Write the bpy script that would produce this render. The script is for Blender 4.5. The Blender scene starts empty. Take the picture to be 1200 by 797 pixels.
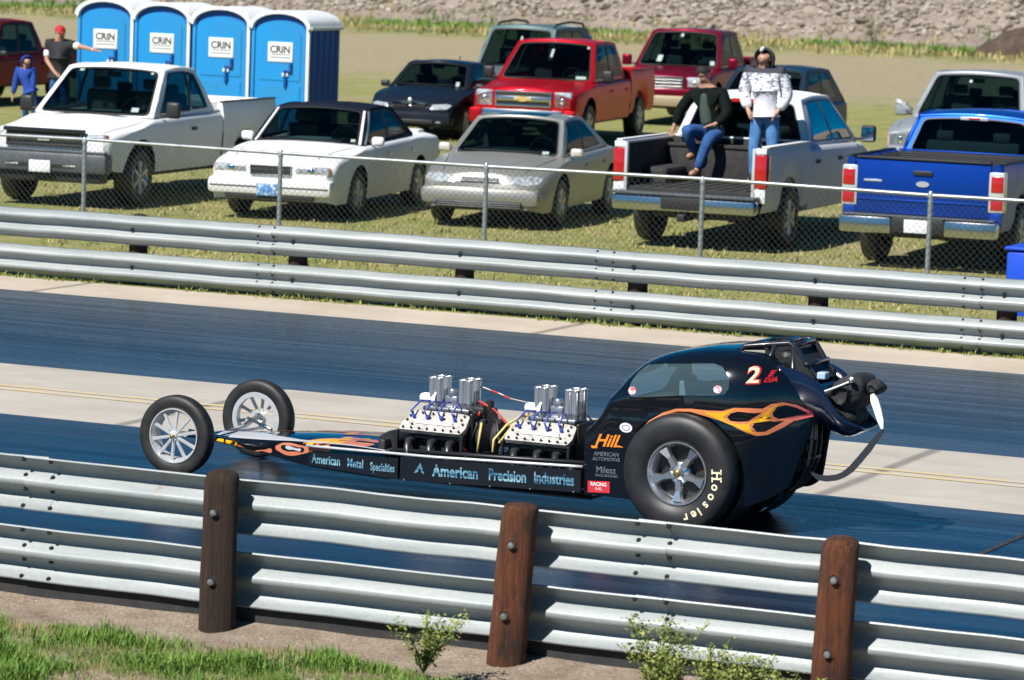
import bpy, bmesh, math, random
from mathutils import Vector, Matrix
from mathutils.bvhtree import BVHTree
from mathutils.geometry import tessellate_polygon
random.seed(7)
sc = bpy.context.scene
COL = sc.collection
R = math.radians
PI = math.pi

# ------------------------------------------------------------------ materials
def mat(name, col, rough=0.6, metal=0.0, coat=0.0, noise=None, bump=None, spec=0.5, emis=None, rnoise=None):
    m = bpy.data.materials.new(name); m.use_nodes = True
    nt = m.node_tree; b = nt.nodes['Principled BSDF']
    b.inputs['Base Color'].default_value = (*col, 1); b.inputs['Roughness'].default_value = rough
    b.inputs['Metallic'].default_value = metal; b.inputs['Coat Weight'].default_value = coat
    b.inputs['Specular IOR Level'].default_value = spec
    if noise:   # (scale, colour2, lo, hi)
        tc = nt.nodes.new('ShaderNodeTexCoord'); n = nt.nodes.new('ShaderNodeTexNoise')
        n.inputs['Scale'].default_value = noise[0]; n.inputs['Detail'].default_value = 8; n.inputs['Roughness'].default_value = 0.65
        nt.links.new(tc.outputs['Object'], n.inputs['Vector'])
        r = nt.nodes.new('ShaderNodeValToRGB'); r.color_ramp.elements[0].position = noise[2]; r.color_ramp.elements[1].position = noise[3]
        r.color_ramp.elements[0].color = (*col, 1); r.color_ramp.elements[1].color = (*noise[1], 1)
        nt.links.new(n.outputs['Fac'], r.inputs['Fac']); nt.links.new(r.outputs['Color'], b.inputs['Base Color'])
    if bump:    # (scale, strength, distance)
        tc = nt.nodes.new('ShaderNodeTexCoord'); n = nt.nodes.new('ShaderNodeTexNoise')
        n.inputs['Scale'].default_value = bump[0]; n.inputs['Detail'].default_value = 6
        nt.links.new(tc.outputs['Object'], n.inputs['Vector'])
        bp = nt.nodes.new('ShaderNodeBump'); bp.inputs['Strength'].default_value = bump[1]; bp.inputs['Distance'].default_value = bump[2]
        nt.links.new(n.outputs['Fac'], bp.inputs['Height']); nt.links.new(bp.outputs['Normal'], b.inputs['Normal'])
    return m

def dirty_paint(name, col, dirt=(0.20, 0.17, 0.13), amount=0.5, coat=0.6, metal=0.0, rough=0.45):
    """car paint with road film that sits low on the body"""
    m = mat(name, col, rough, metal, coat * .10, spec=.10); nt = m.node_tree; b = nt.nodes['Principled BSDF']
    b.inputs['Coat Roughness'].default_value = 0.052
    tc = nt.nodes.new('ShaderNodeTexCoord'); n = nt.nodes.new('ShaderNodeTexNoise'); n.inputs['Scale'].default_value = 2.5; n.inputs['Detail'].default_value = 7
    nt.links.new(tc.outputs['Object'], n.inputs['Vector'])
    sx = nt.nodes.new('ShaderNodeSeparateXYZ'); nt.links.new(tc.outputs['Object'], sx.inputs[0])
    mr = nt.nodes.new('ShaderNodeMapRange'); mr.inputs[1].default_value = 0.95; mr.inputs[2].default_value = 0.25; mr.inputs[3].default_value = 0.0; mr.inputs[4].default_value = 1.0
    nt.links.new(sx.outputs['Z'], mr.inputs[0])
    mu = nt.nodes.new('ShaderNodeMath'); mu.operation = 'MULTIPLY'; nt.links.new(mr.outputs[0], mu.inputs[0]); nt.links.new(n.outputs['Fac'], mu.inputs[1])
    m2 = nt.nodes.new('ShaderNodeMath'); m2.operation = 'MULTIPLY'; m2.inputs[1].default_value = amount * .8; nt.links.new(mu.outputs[0], m2.inputs[0])
    mx = nt.nodes.new('ShaderNodeMix'); mx.data_type = 'RGBA'; mx.inputs['A'].default_value = (*col, 1); mx.inputs['B'].default_value = (*dirt, 1)
    nt.links.new(m2.outputs[0], mx.inputs['Factor']); nt.links.new(mx.outputs['Result'], b.inputs['Base Color'])
    return m

M = {}
M['tyre'] = mat('tyre', (0.012, 0.012, 0.013), 0.55, noise=(9, (0.035, 0.033, 0.03), 0.4, 0.8))
M['slick'] = mat('slick', (0.012, 0.013, 0.015), 0.5, noise=(7, (0.03, 0.03, 0.032), 0.4, 0.8))
M['chrome'] = mat('chrome', (0.75, 0.76, 0.78), 0.08, 1.0)
M['chrome_soft'] = mat('chrome_soft', (0.62, 0.63, 0.65), 0.22, 1.0)
M['alloy'] = mat('alloy', (0.55, 0.56, 0.58), 0.35, 0.9, noise=(14, (0.4, 0.4, 0.41), 0.4, 0.7))
M['alu'] = mat('alu', (0.72, 0.73, 0.74), 0.42, 0.55, noise=(20, (0.62, 0.62, 0.62), 0.4, 0.7))
M['steel_dark'] = mat('steel_dark', (0.05, 0.052, 0.056), 0.45, 0.8)
M['black'] = mat('black_plastic', (0.018, 0.018, 0.02), 0.5)
M['black_rough'] = mat('black_rough', (0.02, 0.02, 0.022), 0.85, noise=(8, (0.045, 0.043, 0.04), 0.4, 0.8))
M['black_gloss'] = mat('black_gloss', (0.004, 0.005, 0.008), 0.16, 0.0, 1.0)
M['black_gloss'].node_tree.nodes['Principled BSDF'].inputs['Coat Roughness'].default_value = 0.03
M['glass'] = mat('car_glass', (0.004, 0.013, 0.017), 0.05, 0.0, 0.0, spec=0.42)
M['lamp'] = mat('lamp_clear', (0.62, 0.66, 0.7), 0.18, 0.35, 0.8, noise=(14, (0.3, 0.33, 0.36), 0.45, 0.6))
M['amber'] = mat('lamp_amber', (0.7, 0.2, 0.03), 0.2, 0.0, 0.8)
M['red_lamp'] = mat('lamp_red', (0.42, 0.012, 0.012), 0.2, 0.0, 0.8)
M['white_plate'] = mat('plate_white', (0.75, 0.76, 0.78), 0.5, noise=(30, (0.4, 0.45, 0.6), 0.56, 0.62))
M['blue_plate'] = mat('plate_blue', (0.06, 0.22, 0.5), 0.5, noise=(22, (0.6, 0.68, 0.75), 0.5, 0.6))
M['paper'] = mat('paper', (0.72, 0.78, 0.74), 0.7)
M['card'] = mat('windshield_card', (.34, .42, .40), .7)
M['gold'] = mat('emblem_gold', (0.75, 0.55, 0.18), 0.35, 0.4)
M['silver_emblem'] = mat('emblem_silver', (0.8, 0.8, 0.82), 0.3, 0.7)
M['stack'] = mat('polished_alu', (.78, .80, .83), .28, .85)
M['mag'] = mat('mag_chrome', (.82, .84, .88), .2, .92)
M['white'] = mat('white_matte', (0.8, 0.8, 0.8), 0.5)
M['cream'] = mat('lettering_cream', (0.78, 0.7, 0.48), 0.55)

def ramp(nt, fac, stops):
    r = nt.nodes.new('ShaderNodeValToRGB'); e = r.color_ramp.elements
    while len(e) < len(stops): e.new(0.5)
    for k, (p, c) in enumerate(stops): e[k].position = p; e[k].color = (*c, 1)
    if fac is not None: nt.links.new(fac, r.inputs['Fac'])
    return r.outputs['Color']
def noise(nt, vec, scale, detail=6, rough=0.6, dist=0.0):
    n = nt.nodes.new('ShaderNodeTexNoise'); n.inputs['Scale'].default_value = scale; n.inputs['Detail'].default_value = detail
    n.inputs['Roughness'].default_value = rough; n.inputs['Distortion'].default_value = dist
    nt.links.new(vec, n.inputs['Vector']); return n.outputs['Fac']
def mapping(nt, vec, s=(1, 1, 1), rot=(0, 0, 0)):
    m = nt.nodes.new('ShaderNodeMapping'); m.inputs['Scale'].default_value = s; m.inputs['Rotation'].default_value = rot
    nt.links.new(vec, m.inputs['Vector']); return m.outputs[0]
def math_(nt, op, a, b=None, clamp=False):
    m = nt.nodes.new('ShaderNodeMath'); m.operation = op; m.use_clamp = clamp
    for k, v in ((0, a), (1, b)):
        if v is None: continue
        if isinstance(v, (int, float)): m.inputs[k].default_value = v
        else: nt.links.new(v, m.inputs[k])
    return m.outputs[0]
def mixc(nt, f, a, b):
    m = nt.nodes.new('ShaderNodeMix'); m.data_type = 'RGBA'
    for k, v in (('Factor', f), ('A', a), ('B', b)):
        if isinstance(v, (int, float)): m.inputs[k].default_value = v
        elif isinstance(v, tuple): m.inputs[k].default_value = (*v, 1)
        else: nt.links.new(v, m.inputs[k])
    return m.outputs['Result']
def newmat(name, rough=0.9):
    m = bpy.data.materials.new(name); m.use_nodes = True; nt = m.node_tree; b = nt.nodes['Principled BSDF']; b.inputs['Roughness'].default_value = rough
    tc = nt.nodes.new('ShaderNodeTexCoord'); return m, nt, b, tc.outputs['Object']
def bumpn(nt, b, h, strength, dist):
    bp = nt.nodes.new('ShaderNodeBump'); bp.inputs['Strength'].default_value = strength; bp.inputs['Distance'].default_value = dist
    nt.links.new(h, bp.inputs['Height']); nt.links.new(bp.outputs['Normal'], b.inputs['Normal'])

# field ground: grass with bare bands
def m_field():
    m, nt, b, v = newmat('field_ground', 0.95)
    s = nt.nodes.new('ShaderNodeSeparateXYZ'); nt.links.new(v, s.inputs[0]); Y = s.outputs['Y']
    n1 = noise(nt, v, 0.35, 5); n2 = noise(nt, v, 1.1, 10, 0.78); n3 = noise(nt, v, 14, 6, 0.7)
    g = ramp(nt, n2, [(0.3, (0.16, 0.21, 0.045)), (0.5, (0.31, 0.315, 0.10)), (0.68, (0.48, 0.40, 0.20))])
    tex = ramp(nt, n3, [(0.3, (0.5, 0.5, 0.45)), (0.7, (1.0, 1.0, 1.0))])
    mu = nt.nodes.new('ShaderNodeMix'); mu.data_type = 'RGBA'; mu.blend_type = 'MULTIPLY'; mu.inputs['Factor'].default_value = 0.75
    nt.links.new(g, mu.inputs['A']); nt.links.new(tex, mu.inputs['B']); g = mu.outputs['Result']
    dirt = ramp(nt, noise(nt, v, 5.5, 8, .75), [(0.32, (0.21, 0.165, 0.11)), (0.5, (0.34, 0.275, 0.19)), (0.68, (0.44, 0.37, 0.26))])
    Yd = math_(nt, 'ADD', Y, math_(nt, 'MULTIPLY', math_(nt, 'SUBTRACT', n1, 0.5), 26.0))
    up = nt.nodes.new('ShaderNodeMapRange'); up.inputs[1].default_value = 80; up.inputs[2].default_value = 89; nt.links.new(Yd, up.inputs[0])
    dn = nt.nodes.new('ShaderNodeMapRange'); dn.inputs[1].default_value = 119; dn.inputs[2].default_value = 114; nt.links.new(Yd, dn.inputs[0])
    band = math_(nt, 'MULTIPLY', up.outputs[0], dn.outputs[0])
    worn = nt.nodes.new('ShaderNodeMapRange'); worn.inputs[1].default_value = 0.56; worn.inputs[2].default_value = 0.7; worn.inputs[4].default_value = 0.7; nt.links.new(noise(nt, mapping(nt, v, (0.4, 1.1, 1)), 0.28, 4), worn.inputs[0])
    c = mixc(nt, worn.outputs[0], g, dirt)
    c = mixc(nt, math_(nt, 'MULTIPLY', band, 0.78), c, dirt)
    far = nt.nodes.new('ShaderNodeMapRange'); far.inputs[1].default_value = 117; far.inputs[2].default_value = 122; nt.links.new(Yd, far.inputs[0])
    gr = nt.nodes.new('ShaderNodeMapRange'); gr.inputs[1].default_value = 0.42; gr.inputs[2].default_value = 0.56; nt.links.new(noise(nt, mapping(nt, v, (0.5, 1, 1)), 0.22, 5), gr.inputs[0])
    fg = mixc(nt, gr.outputs[0], (0.26, 0.215, 0.13), (0.10, 0.15, 0.03))
    c = mixc(nt, far.outputs[0], c, fg)
    nt.links.new(c, b.inputs['Base Color']); bumpn(nt, b, n3, 0.9, 0.05); return m
def m_concrete(name, c1, c2, stripe=0.0):
    m, nt, b, v = newmat(name, 0.85)
    n = noise(nt, v, 1.1, 8, 0.65); n2 = noise(nt, v, 30, 4)
    n3 = noise(nt, mapping(nt, v, (0.10, 2.6, 1)), 1.0, 6, 0.6)
    c = ramp(nt, n, [(0.3, c1), (0.7, c2)])
    c = mixc(nt, math_(nt, 'MULTIPLY', n3, stripe), c, (0.10, 0.095, 0.09))
    pt = nt.nodes.new('ShaderNodeMapRange'); pt.inputs[1].default_value = .52; pt.inputs[2].default_value = .60; pt.inputs[4].default_value = .28; nt.links.new(noise(nt, mapping(nt, v, (.5, 1.2, 1)), 1.0, 9, .7), pt.inputs[0]); c = mixc(nt, pt.outputs[0], c, (0.30, 0.27, 0.23))
    w = nt.nodes.new('ShaderNodeTexWave'); w.bands_direction = 'X'; w.inputs['Scale'].default_value = 0.055; w.inputs['Distortion'].default_value = 0.25
    nt.links.new(v, w.inputs['Vector'])
    j = nt.nodes.new('ShaderNodeMapRange'); j.inputs[1].default_value = 0.9985; j.inputs[2].default_value = 1.0; j.inputs[4].default_value = 0.6; nt.links.new(w.outputs['Fac'], j.inputs[0])
    c = mixc(nt, j.outputs[0], c, (0.06, 0.055, 0.05))
    nt.links.new(c, b.inputs['Base Color']); bumpn(nt, b, n2, 0.25, 0.004); return m
def m_lane():
    """rubbered drag strip: dark, polished, streaked along the direction of travel"""
    m, nt, b, v = newmat('lane_rubber', 0.3)
    n = noise(nt, mapping(nt, v, (0.035, 2.4, 1)), 1.0, 8, 0.66)
    n2 = noise(nt, mapping(nt, v, (0.12, 6.0, 1)), 1.0, 5, 0.6)
    s = nt.nodes.new('ShaderNodeSeparateXYZ'); nt.links.new(v, s.inputs[0])
    # distance from lane edge (object origin in lane centre, half width in the mesh) -> bare concrete greys at both edges
    e = math_(nt, 'ABSOLUTE', s.outputs['Y'])
    eg = nt.nodes.new('ShaderNodeMapRange'); eg.inputs[1].default_value = 1.7; eg.inputs[2].default_value = 2.75
    nt.links.new(math_(nt, 'ADD', e, math_(nt, 'MULTIPLY', math_(nt, 'SUBTRACT', n, 0.5), 1.2)), eg.inputs[0])
    c = ramp(nt, n, [(0.34, (0.003, 0.008, 0.020)), (0.48, (0.007, 0.020, 0.044)), (0.58, (0.016, 0.036, 0.066)), (0.70, (0.045, 0.065, 0.095))])  # blue of the reflected sky tinted into the rubber colour
    c = mixc(nt, math_(nt, 'MULTIPLY', eg.outputs[0], 0.30), c, (0.085, 0.09, 0.10))
    nt.links.new(c, b.inputs['Base Color'])
    r = nt.nodes.new('ShaderNodeMapRange'); r.inputs[1].default_value = 0.3; r.inputs[2].default_value = 0.7; r.inputs[3].default_value = 0.20; r.inputs[4].default_value = 0.36
    nt.links.new(n2, r.inputs[0]); nt.links.new(r.outputs[0], b.inputs['Roughness'])
    b.inputs['Specular IOR Level'].default_value = 0.55
    bumpn(nt, b, noise(nt, v, 90, 3), 0.08, 0.001); return m
def m_nearground():
    m, nt, b, v = newmat('near_dirt', 0.95)
    n = noise(nt, v, 5, 8, 0.7); n2 = noise(nt, v, 45, 5, 0.7)
    c = ramp(nt, n, [(0.3, (0.30, 0.22, 0.155)), (0.5, (0.44, 0.35, 0.265)), (0.7, (0.54, 0.46, 0.37))])
    c2 = ramp(nt, n2, [(0.35, (0.45, 0.42, 0.4)), (0.65, (1, 1, 1))])
    mu = nt.nodes.new('ShaderNodeMix'); mu.data_type = 'RGBA'; mu.blend_type = 'MULTIPLY'; mu.inputs['Factor'].default_value = 0.7
    nt.links.new(c, mu.inputs['A']); nt.links.new(c2, mu.inputs['B'])
    nt.links.new(mu.outputs['Result'], b.inputs['Base Color']); bumpn(nt, b, n2, 1.0, 0.03); return m
def m_galv():
    m, nt, b, v = newmat('galvanised_steel', 0.5)
    n = noise(nt, mapping(nt, v, (1.2, 8, 8)), 1.0, 7, 0.6); n2 = noise(nt, v, 40, 3)
    c = ramp(nt, n, [(0.3, (0.22, 0.255, 0.26)), (0.55, (0.31, 0.34, 0.345)), (0.8, (0.37, 0.39, 0.38))])
    sp = ramp(nt, n2, [(0.3, (0.86, 0.86, 0.86)), (0.7, (1, 1, 1))])
    mu = nt.nodes.new('ShaderNodeMix'); mu.data_type = 'RGBA'; mu.blend_type = 'MULTIPLY'; mu.inputs['Factor'].default_value = 1
    nt.links.new(c, mu.inputs['A']); nt.links.new(sp, mu.inputs['B']); 
    ru = nt.nodes.new('ShaderNodeMapRange'); ru.inputs[1].default_value = 0.64; ru.inputs[2].default_value = 0.72; ru.inputs[4].default_value = 0.8; nt.links.new(noise(nt, v, 1.3, 9, 0.75), ru.inputs[0])
    c = mixc(nt, ru.outputs[0], mu.outputs['Result'], (0.22, 0.10, 0.04))
    nt.links.new(c, b.inputs['Base Color']); b.inputs['Metallic'].default_value = 0.15
    b.inputs['Roughness'].default_value = 0.45; bumpn(nt, b, n, 0.3, 0.006); return m
def m_wood(name, c1, c2):
    m, nt, b, v = newmat(name, 0.85)
    n = noise(nt, mapping(nt, v, (34, 34, 1.6)), 1.0, 9, 0.75, 0.8); n2 = noise(nt, mapping(nt, v, (7, 7, 3)), 1.0, 6, .7)
    c = ramp(nt, n, [(0.35, c1), (0.65, c2)])
    d = nt.nodes.new('ShaderNodeMapRange'); d.inputs[1].default_value = 0.48; d.inputs[2].default_value = 0.62; d.inputs[4].default_value = 0.85; nt.links.new(n2, d.inputs[0])
    c = mixc(nt, d.outputs[0], c, (0.03, 0.02, 0.015))
    nt.links.new(c, b.inputs['Base Color']); bumpn(nt, b, n, 1.0, 0.05); return m
M['field'] = m_field(); M['lane'] = m_lane(); M['galv'] = m_galv()
M['apron'] = m_concrete('apron_concrete', (0.44, 0.37, 0.29), (0.56, 0.49, 0.40), 0.15)
M['median'] = m_concrete('median_concrete', (0.42, 0.38, 0.33), (0.53, 0.49, 0.43), 0.3)
M['neardirt'] = m_nearground()
M['post_brown'] = m_wood('post_wood_brown', (0.19, 0.06, 0.022), (0.06, 0.022, 0.012))
M['post_red'] = m_wood('post_wood_red', (0.25, 0.075, 0.025), (0.085, 0.028, 0.014)); M['post_dark'] = m_wood('post_wood_dark', (0.075, 0.038, 0.022), (0.03, 0.018, 0.012))
M['yellow'] = mat('yellow_paint', (0.58, 0.43, 0.17), 0.8, noise=(3.0, (0.50, 0.45, 0.36), 0.35, 0.6))
M['soil'] = mat('dark_soil', (0.05, 0.035, 0.025), 0.95, noise=(3, (0.12, 0.08, 0.055), 0.4, 0.7), bump=(6, 1, 0.1))

def vary_leaf(name, c1, c2, c3):
    m, nt, b, v = newmat(name, 0.7)
    g = nt.nodes.new('ShaderNodeNewGeometry')
    c = ramp(nt, g.outputs['Random Per Island'], [(0.0, c1), (0.5, c2), (1.0, c3)])
    nt.links.new(c, b.inputs['Base Color']); return m
M['grass_green'] = vary_leaf('grass_green', (0.045, 0.13, 0.010), (0.10, 0.21, 0.02), (0.20, 0.29, 0.05))
M['grass_dry'] = vary_leaf('grass_dry', (0.19, 0.19, 0.05), (0.32, 0.28, 0.10), (0.46, 0.38, 0.19))
M['weed'] = vary_leaf('weed_leaves', (0.12, 0.16, 0.03), (0.22, 0.26, 0.06), (0.34, 0.34, 0.10))
M['brush'] = vary_leaf('dry_brush', (0.10, 0.07, 0.055), (0.17, 0.12, 0.095), (0.25, 0.19, 0.14))
M['rock'] = vary_leaf('riprap_stone', (0.17, 0.14, 0.11), (0.28, 0.235, 0.19), (0.40, 0.35, 0.30))

# ------------------------------------------------------------------ object helpers
def link(o, parent=None):
    COL.objects.link(o)
    if parent is not None: o.parent = parent
    return o
def tag(o, label=None, cat=None, group=None, kind=None):
    if label: o['label'] = label
    if cat: o['category'] = cat
    if group: o['group'] = group
    if kind: o['kind'] = kind
    return o
def empty(name, loc=(0, 0, 0), rz=0.0, parent=None):
    o = bpy.data.objects.new(name, None); o.location = loc; o.rotation_euler = (0, 0, rz); o.empty_display_size = 0.2
    return link(o, parent)
def mesh_obj(name, verts, faces, m, parent=None, smooth=False, loc=None, angle=None):
    me = bpy.data.meshes.new(name); me.from_pydata([tuple(v) for v in verts], [], faces); me.update()
    if isinstance(m, (list, tuple)):
        for q in m: me.materials.append(q)
    else: me.materials.append(m)
    if smooth: me.polygons.foreach_set('use_smooth', [True] * len(me.polygons))
    if angle is not None: me.polygons.foreach_set('use_smooth', [True] * len(me.polygons)); me.set_sharp_from_angle(angle=R(angle))
    o = bpy.data.objects.new(name, me); link(o, parent)
    if loc: o.location = loc
    return o
class MB:
    """collects pieces that end up as one mesh"""
    def __init__(s): s.v = []; s.f = []; s.mi = []
    def add(s, verts, faces, mi=0):
        k = len(s.v); s.v += [Vector(v) for v in verts]; s.f += [tuple(i + k for i in f) for f in faces]; s.mi += [mi] * len(faces); return s
    def box(s, a, b, bev=0.0, mi=0, mtx=None):
        bm = bmesh.new(); bmesh.ops.create_cube(bm, size=1)
        a = Vector(a); b = Vector(b); c = (a + b) / 2; d = b - a
        for v in bm.verts: v.co = Vector((v.co.x * d.x + c.x, v.co.y * d.y + c.y, v.co.z * d.z + c.z))
        if bev > 0: bmesh.ops.bevel(bm, geom=bm.edges[:], offset=min(bev, abs(d.x) * .45, abs(d.y) * .45, abs(d.z) * .45), segments=2, affect='EDGES', profile=0.5)
        if mtx: bmesh.ops.transform(bm, matrix=mtx, verts=bm.verts)
        bm.verts.ensure_lookup_table(); bm.verts.index_update()
        s.add([v.co.copy() for v in bm.verts], [[v.index for v in f.verts] for f in bm.faces], mi); bm.free(); return s
    def tube(s, pts, r, n=8, mi=0, caps=True):
        pts = [Vector(p) for p in pts]; rs = r if isinstance(r, (list, tuple)) else [r] * len(pts)
        V = []; F = []; prev = None
        for i, p in enumerate(pts):
            t = (pts[min(i + 1, len(pts) - 1)] - pts[max(i - 1, 0)]).normalized()
            if prev is None:
                x = t.orthogonal().normalized()
            else:
                x = (prev - t * prev.dot(t)); x = x.normalized() if x.length > 1e-6 else t.orthogonal().normalized()
            prev = x; y = t.cross(x)
            for k in range(n):
                a = 2 * PI * k / n; V.append(p + (x * math.cos(a) + y * math.sin(a)) * rs[i])
        for i in range(len(pts) - 1):
            for k in range(n):
                F.append((i * n + k, i * n + (k + 1) % n, (i + 1) * n + (k + 1) % n, (i + 1) * n + k))
        if caps: F.append(tuple(range(n - 1, -1, -1))); F.append(tuple((len(pts) - 1) * n + k for k in range(n)))
        return s.add(V, F, mi)
    def lathe(s, prof, n=32, axis='Y', c=(0, 0, 0), mi=0, closed=False):
        """prof: list of (radius, along axis)"""
        V = []; F = []; c = Vector(c)
        for (r, h) in prof:
            for k in range(n):
                a = 2 * PI * k / n; x, z = r * math.cos(a), r * math.sin(a)
                V.append(c + (Vector((x, h, z)) if axis == 'Y' else Vector((h, x, z)) if axis == 'X' else Vector((x, z, h))))
        m = len(prof)
        for i in range(m if closed else m - 1):
            j = (i + 1) % m
            for k in range(n): F.append((i * n + k, i * n + (k + 1) % n, j * n + (k + 1) % n, j * n + k))
        return s.add(V, F, mi)
    def prism(s, poly, y0, y1, mi=0, plane='XZ', bev=0):
        """poly in plane, extruded along the other axis"""
        def P(p, h): return Vector((p[0], h, p[1])) if plane == 'XZ' else Vector((h, p[0], p[1])) if plane == 'YZ' else Vector((p[0], p[1], h))
        n = len(poly); V = [P(p, y0) for p in poly] + [P(p, y1) for p in poly]
        F = [tuple(range(n)), tuple(range(2 * n - 1, n - 1, -1))] + [(i, i + n, (i + 1) % n + n, (i + 1) % n) for i in range(n)]
        return s.add(V, F, mi)
    def build(s, name, m, parent=None, smooth=False, angle=None, loc=None, recalc=True):
        o = mesh_obj(name, s.v, s.f, m, parent, smooth, loc, angle)
        if any(s.mi): o.data.polygons.foreach_set('material_index', s.mi)
        if recalc:
            bm = bmesh.new(); bm.from_mesh(o.data); bmesh.ops.recalc_face_normals(bm, faces=bm.faces); bm.to_mesh(o.data); bm.free()
        return o
def evaluated(o):
    dg = bpy.context.evaluated_depsgraph_get(); dg.update()
    me = bpy.data.meshes.new_from_object(o.evaluated_get(dg)); old = o.data; o.modifiers.clear(); o.data = me; return o
def bvh_of(o):
    me = o.data; return BVHTree.FromPolygons([v.co.copy() for v in me.vertices], [tuple(p.vertices) for p in me.polygons])
def copy_tree(o, parent=None):
    c = o.copy(); link(c); c.parent = parent
    for ch in o.children: copy_tree(ch, c)
    return c
def pchip(pts):
    pts = sorted(pts); pts = [p for i, p in enumerate(pts) if i == 0 or p[0] - pts[i - 1][0] > .012]
    xs = [p[0] for p in pts]; ys = [p[1] for p in pts]; n = len(xs)
    d = [(ys[i + 1] - ys[i]) / (xs[i + 1] - xs[i]) for i in range(n - 1)]
    m = [d[0]] + [0 if d[i - 1] * d[i] <= 0 else 2 * d[i - 1] * d[i] / (d[i - 1] + d[i]) for i in range(1, n - 1)] + [d[-1]]
    def f(x):
        if x <= xs[0]: return ys[0]
        if x >= xs[-1]: return ys[-1]
        i = max(k for k in range(n - 1) if xs[k] <= x); h = xs[i + 1] - xs[i]; t = (x - xs[i]) / h
        return (2*t**3-3*t*t+1)*ys[i] + (t**3-2*t*t+t)*h*m[i] + (-2*t**3+3*t*t)*ys[i+1] + (t**3-t*t)*h*m[i+1]
    return f
def round_poly(pts, r, n=4):
    out = []; k = len(pts)
    for i in range(k):
        p = Vector(pts[i]); a = Vector(pts[i - 1]) - p; b = Vector(pts[(i + 1) % k]) - p
        rr = min(r, a.length * .45, b.length * .45); A = p + a.normalized() * rr; B = p + b.normalized() * rr
        for j in range(n + 1):
            t = j / n; out.append(tuple(A * (1 - t) ** 2 + p * 2 * t * (1 - t) + B * t * t))
    return out
def curve_mesh(polys, smooth=False, offset=0.0, dense=0.03):
    """filled 2D outlines (holes by nesting) -> (verts, tris), subdivided so it can be laid on a curved surface"""
    cu = bpy.data.curves.new('tmp', 'CURVE'); cu.dimensions = '2D'; cu.fill_mode = 'BOTH'
    for poly in polys:
        if smooth:
            sp = cu.splines.new('BEZIER'); sp.bezier_points.add(len(poly) - 1)
            for bp, p in zip(sp.bezier_points, poly):
                bp.co = (p[0], p[1], 0); bp.handle_left_type = bp.handle_right_type = 'AUTO'
            sp.resolution_u = 5
        else:
            sp = cu.splines.new('POLY'); sp.points.add(len(poly) - 1)
            for q, p in zip(sp.points, poly): q.co = (p[0], p[1], 0, 1)
        sp.use_cyclic_u = True
    cu.offset = offset
    o = bpy.data.objects.new('tmp', cu); COL.objects.link(o)
    return _dense(o, dense)
def text_mesh(s, size, dense=0.05, align='CENTER', bold=0.0, shear=0.0, sx=1.0):
    cu = bpy.data.curves.new('tmp', 'FONT'); cu.body = s; cu.size = size; cu.align_x = align; cu.align_y = 'CENTER'; cu.offset = bold; cu.shear = shear; cu.resolution_u = 3
    o = bpy.data.objects.new('tmp', cu); COL.objects.link(o)
    v, f = _dense(o, dense); return [(a[0] * sx, a[1]) for a in v], f
def _dense(o, dense):
    dg = bpy.context.evaluated_depsgraph_get(); dg.update()
    me = bpy.data.meshes.new_from_object(o.evaluated_get(dg)); bpy.data.objects.remove(o)
    bm = bmesh.new(); bm.from_mesh(me); bmesh.ops.remove_doubles(bm, verts=bm.verts, dist=1e-5); bmesh.ops.triangulate(bm, faces=bm.faces)
    for _ in range(6):
        e = [x for x in bm.edges if x.calc_length() > dense]
        if not e: break
        bmesh.ops.subdivide_edges(bm, edges=e, cuts=1); bmesh.ops.triangulate(bm, faces=bm.faces)
    bm.verts.index_update(); v = [(x.co.x, x.co.y) for x in bm.verts]; f = [[q.index for q in p.verts] for p in bm.faces]; bm.free(); return v, f
def lay(name, vf, bvh, place, m, parent, off=0.003, depth=2.0, fallback=True):
    """place(u,v) -> (origin, direction): drops a flat outline on a surface"""
    V = []; 
    for (a, b) in vf[0]:
        o, d = place(a, b); hit = bvh.ray_cast(Vector(o), Vector(d).normalized(), depth) if bvh else (None,)
        V.append(hit[0] - Vector(d).normalized() * off if hit[0] is not None else None)
    F = [f for f in vf[1] if all(V[i] is not None for i in f)]
    V = [v if v is not None else Vector((0, 0, -0.5)) for v in V]
    used = sorted({i for f in F for i in f}); mp = {i: k for k, i in enumerate(used)}
    return mesh_obj(name, [V[i] for i in used], [[mp[i] for i in f] for f in F], m, parent, smooth=True)
def skin_obj(name, pts, edges, rad, m, parent, sub=1, root=0):
    me = bpy.data.meshes.new(name); me.from_pydata([tuple(p) for p in pts], edges, []); me.update()
    o = bpy.data.objects.new(name, me); link(o, parent)
    o.modifiers.new('s', 'SKIN'); 
    sv = me.skin_vertices[0].data if me.skin_vertices else None
    if sv is None:
        bpy.context.view_layer.objects.active = o; bpy.ops.mesh.customdata_skin_add(); sv = me.skin_vertices[0].data
    for i, r in enumerate(rad):
        sv[i].radius = (r, r) if not isinstance(r, tuple) else r; sv[i].use_root = (i == root)
    sb = o.modifiers.new('b', 'SUBSURF'); sb.levels = sub; sb.render_levels = sub
    evaluated(o); o.data.materials.clear(); o.data.materials.append(m)
    o.data.polygons.foreach_set('use_smooth', [True] * len(o.data.polygons)); return o

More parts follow.
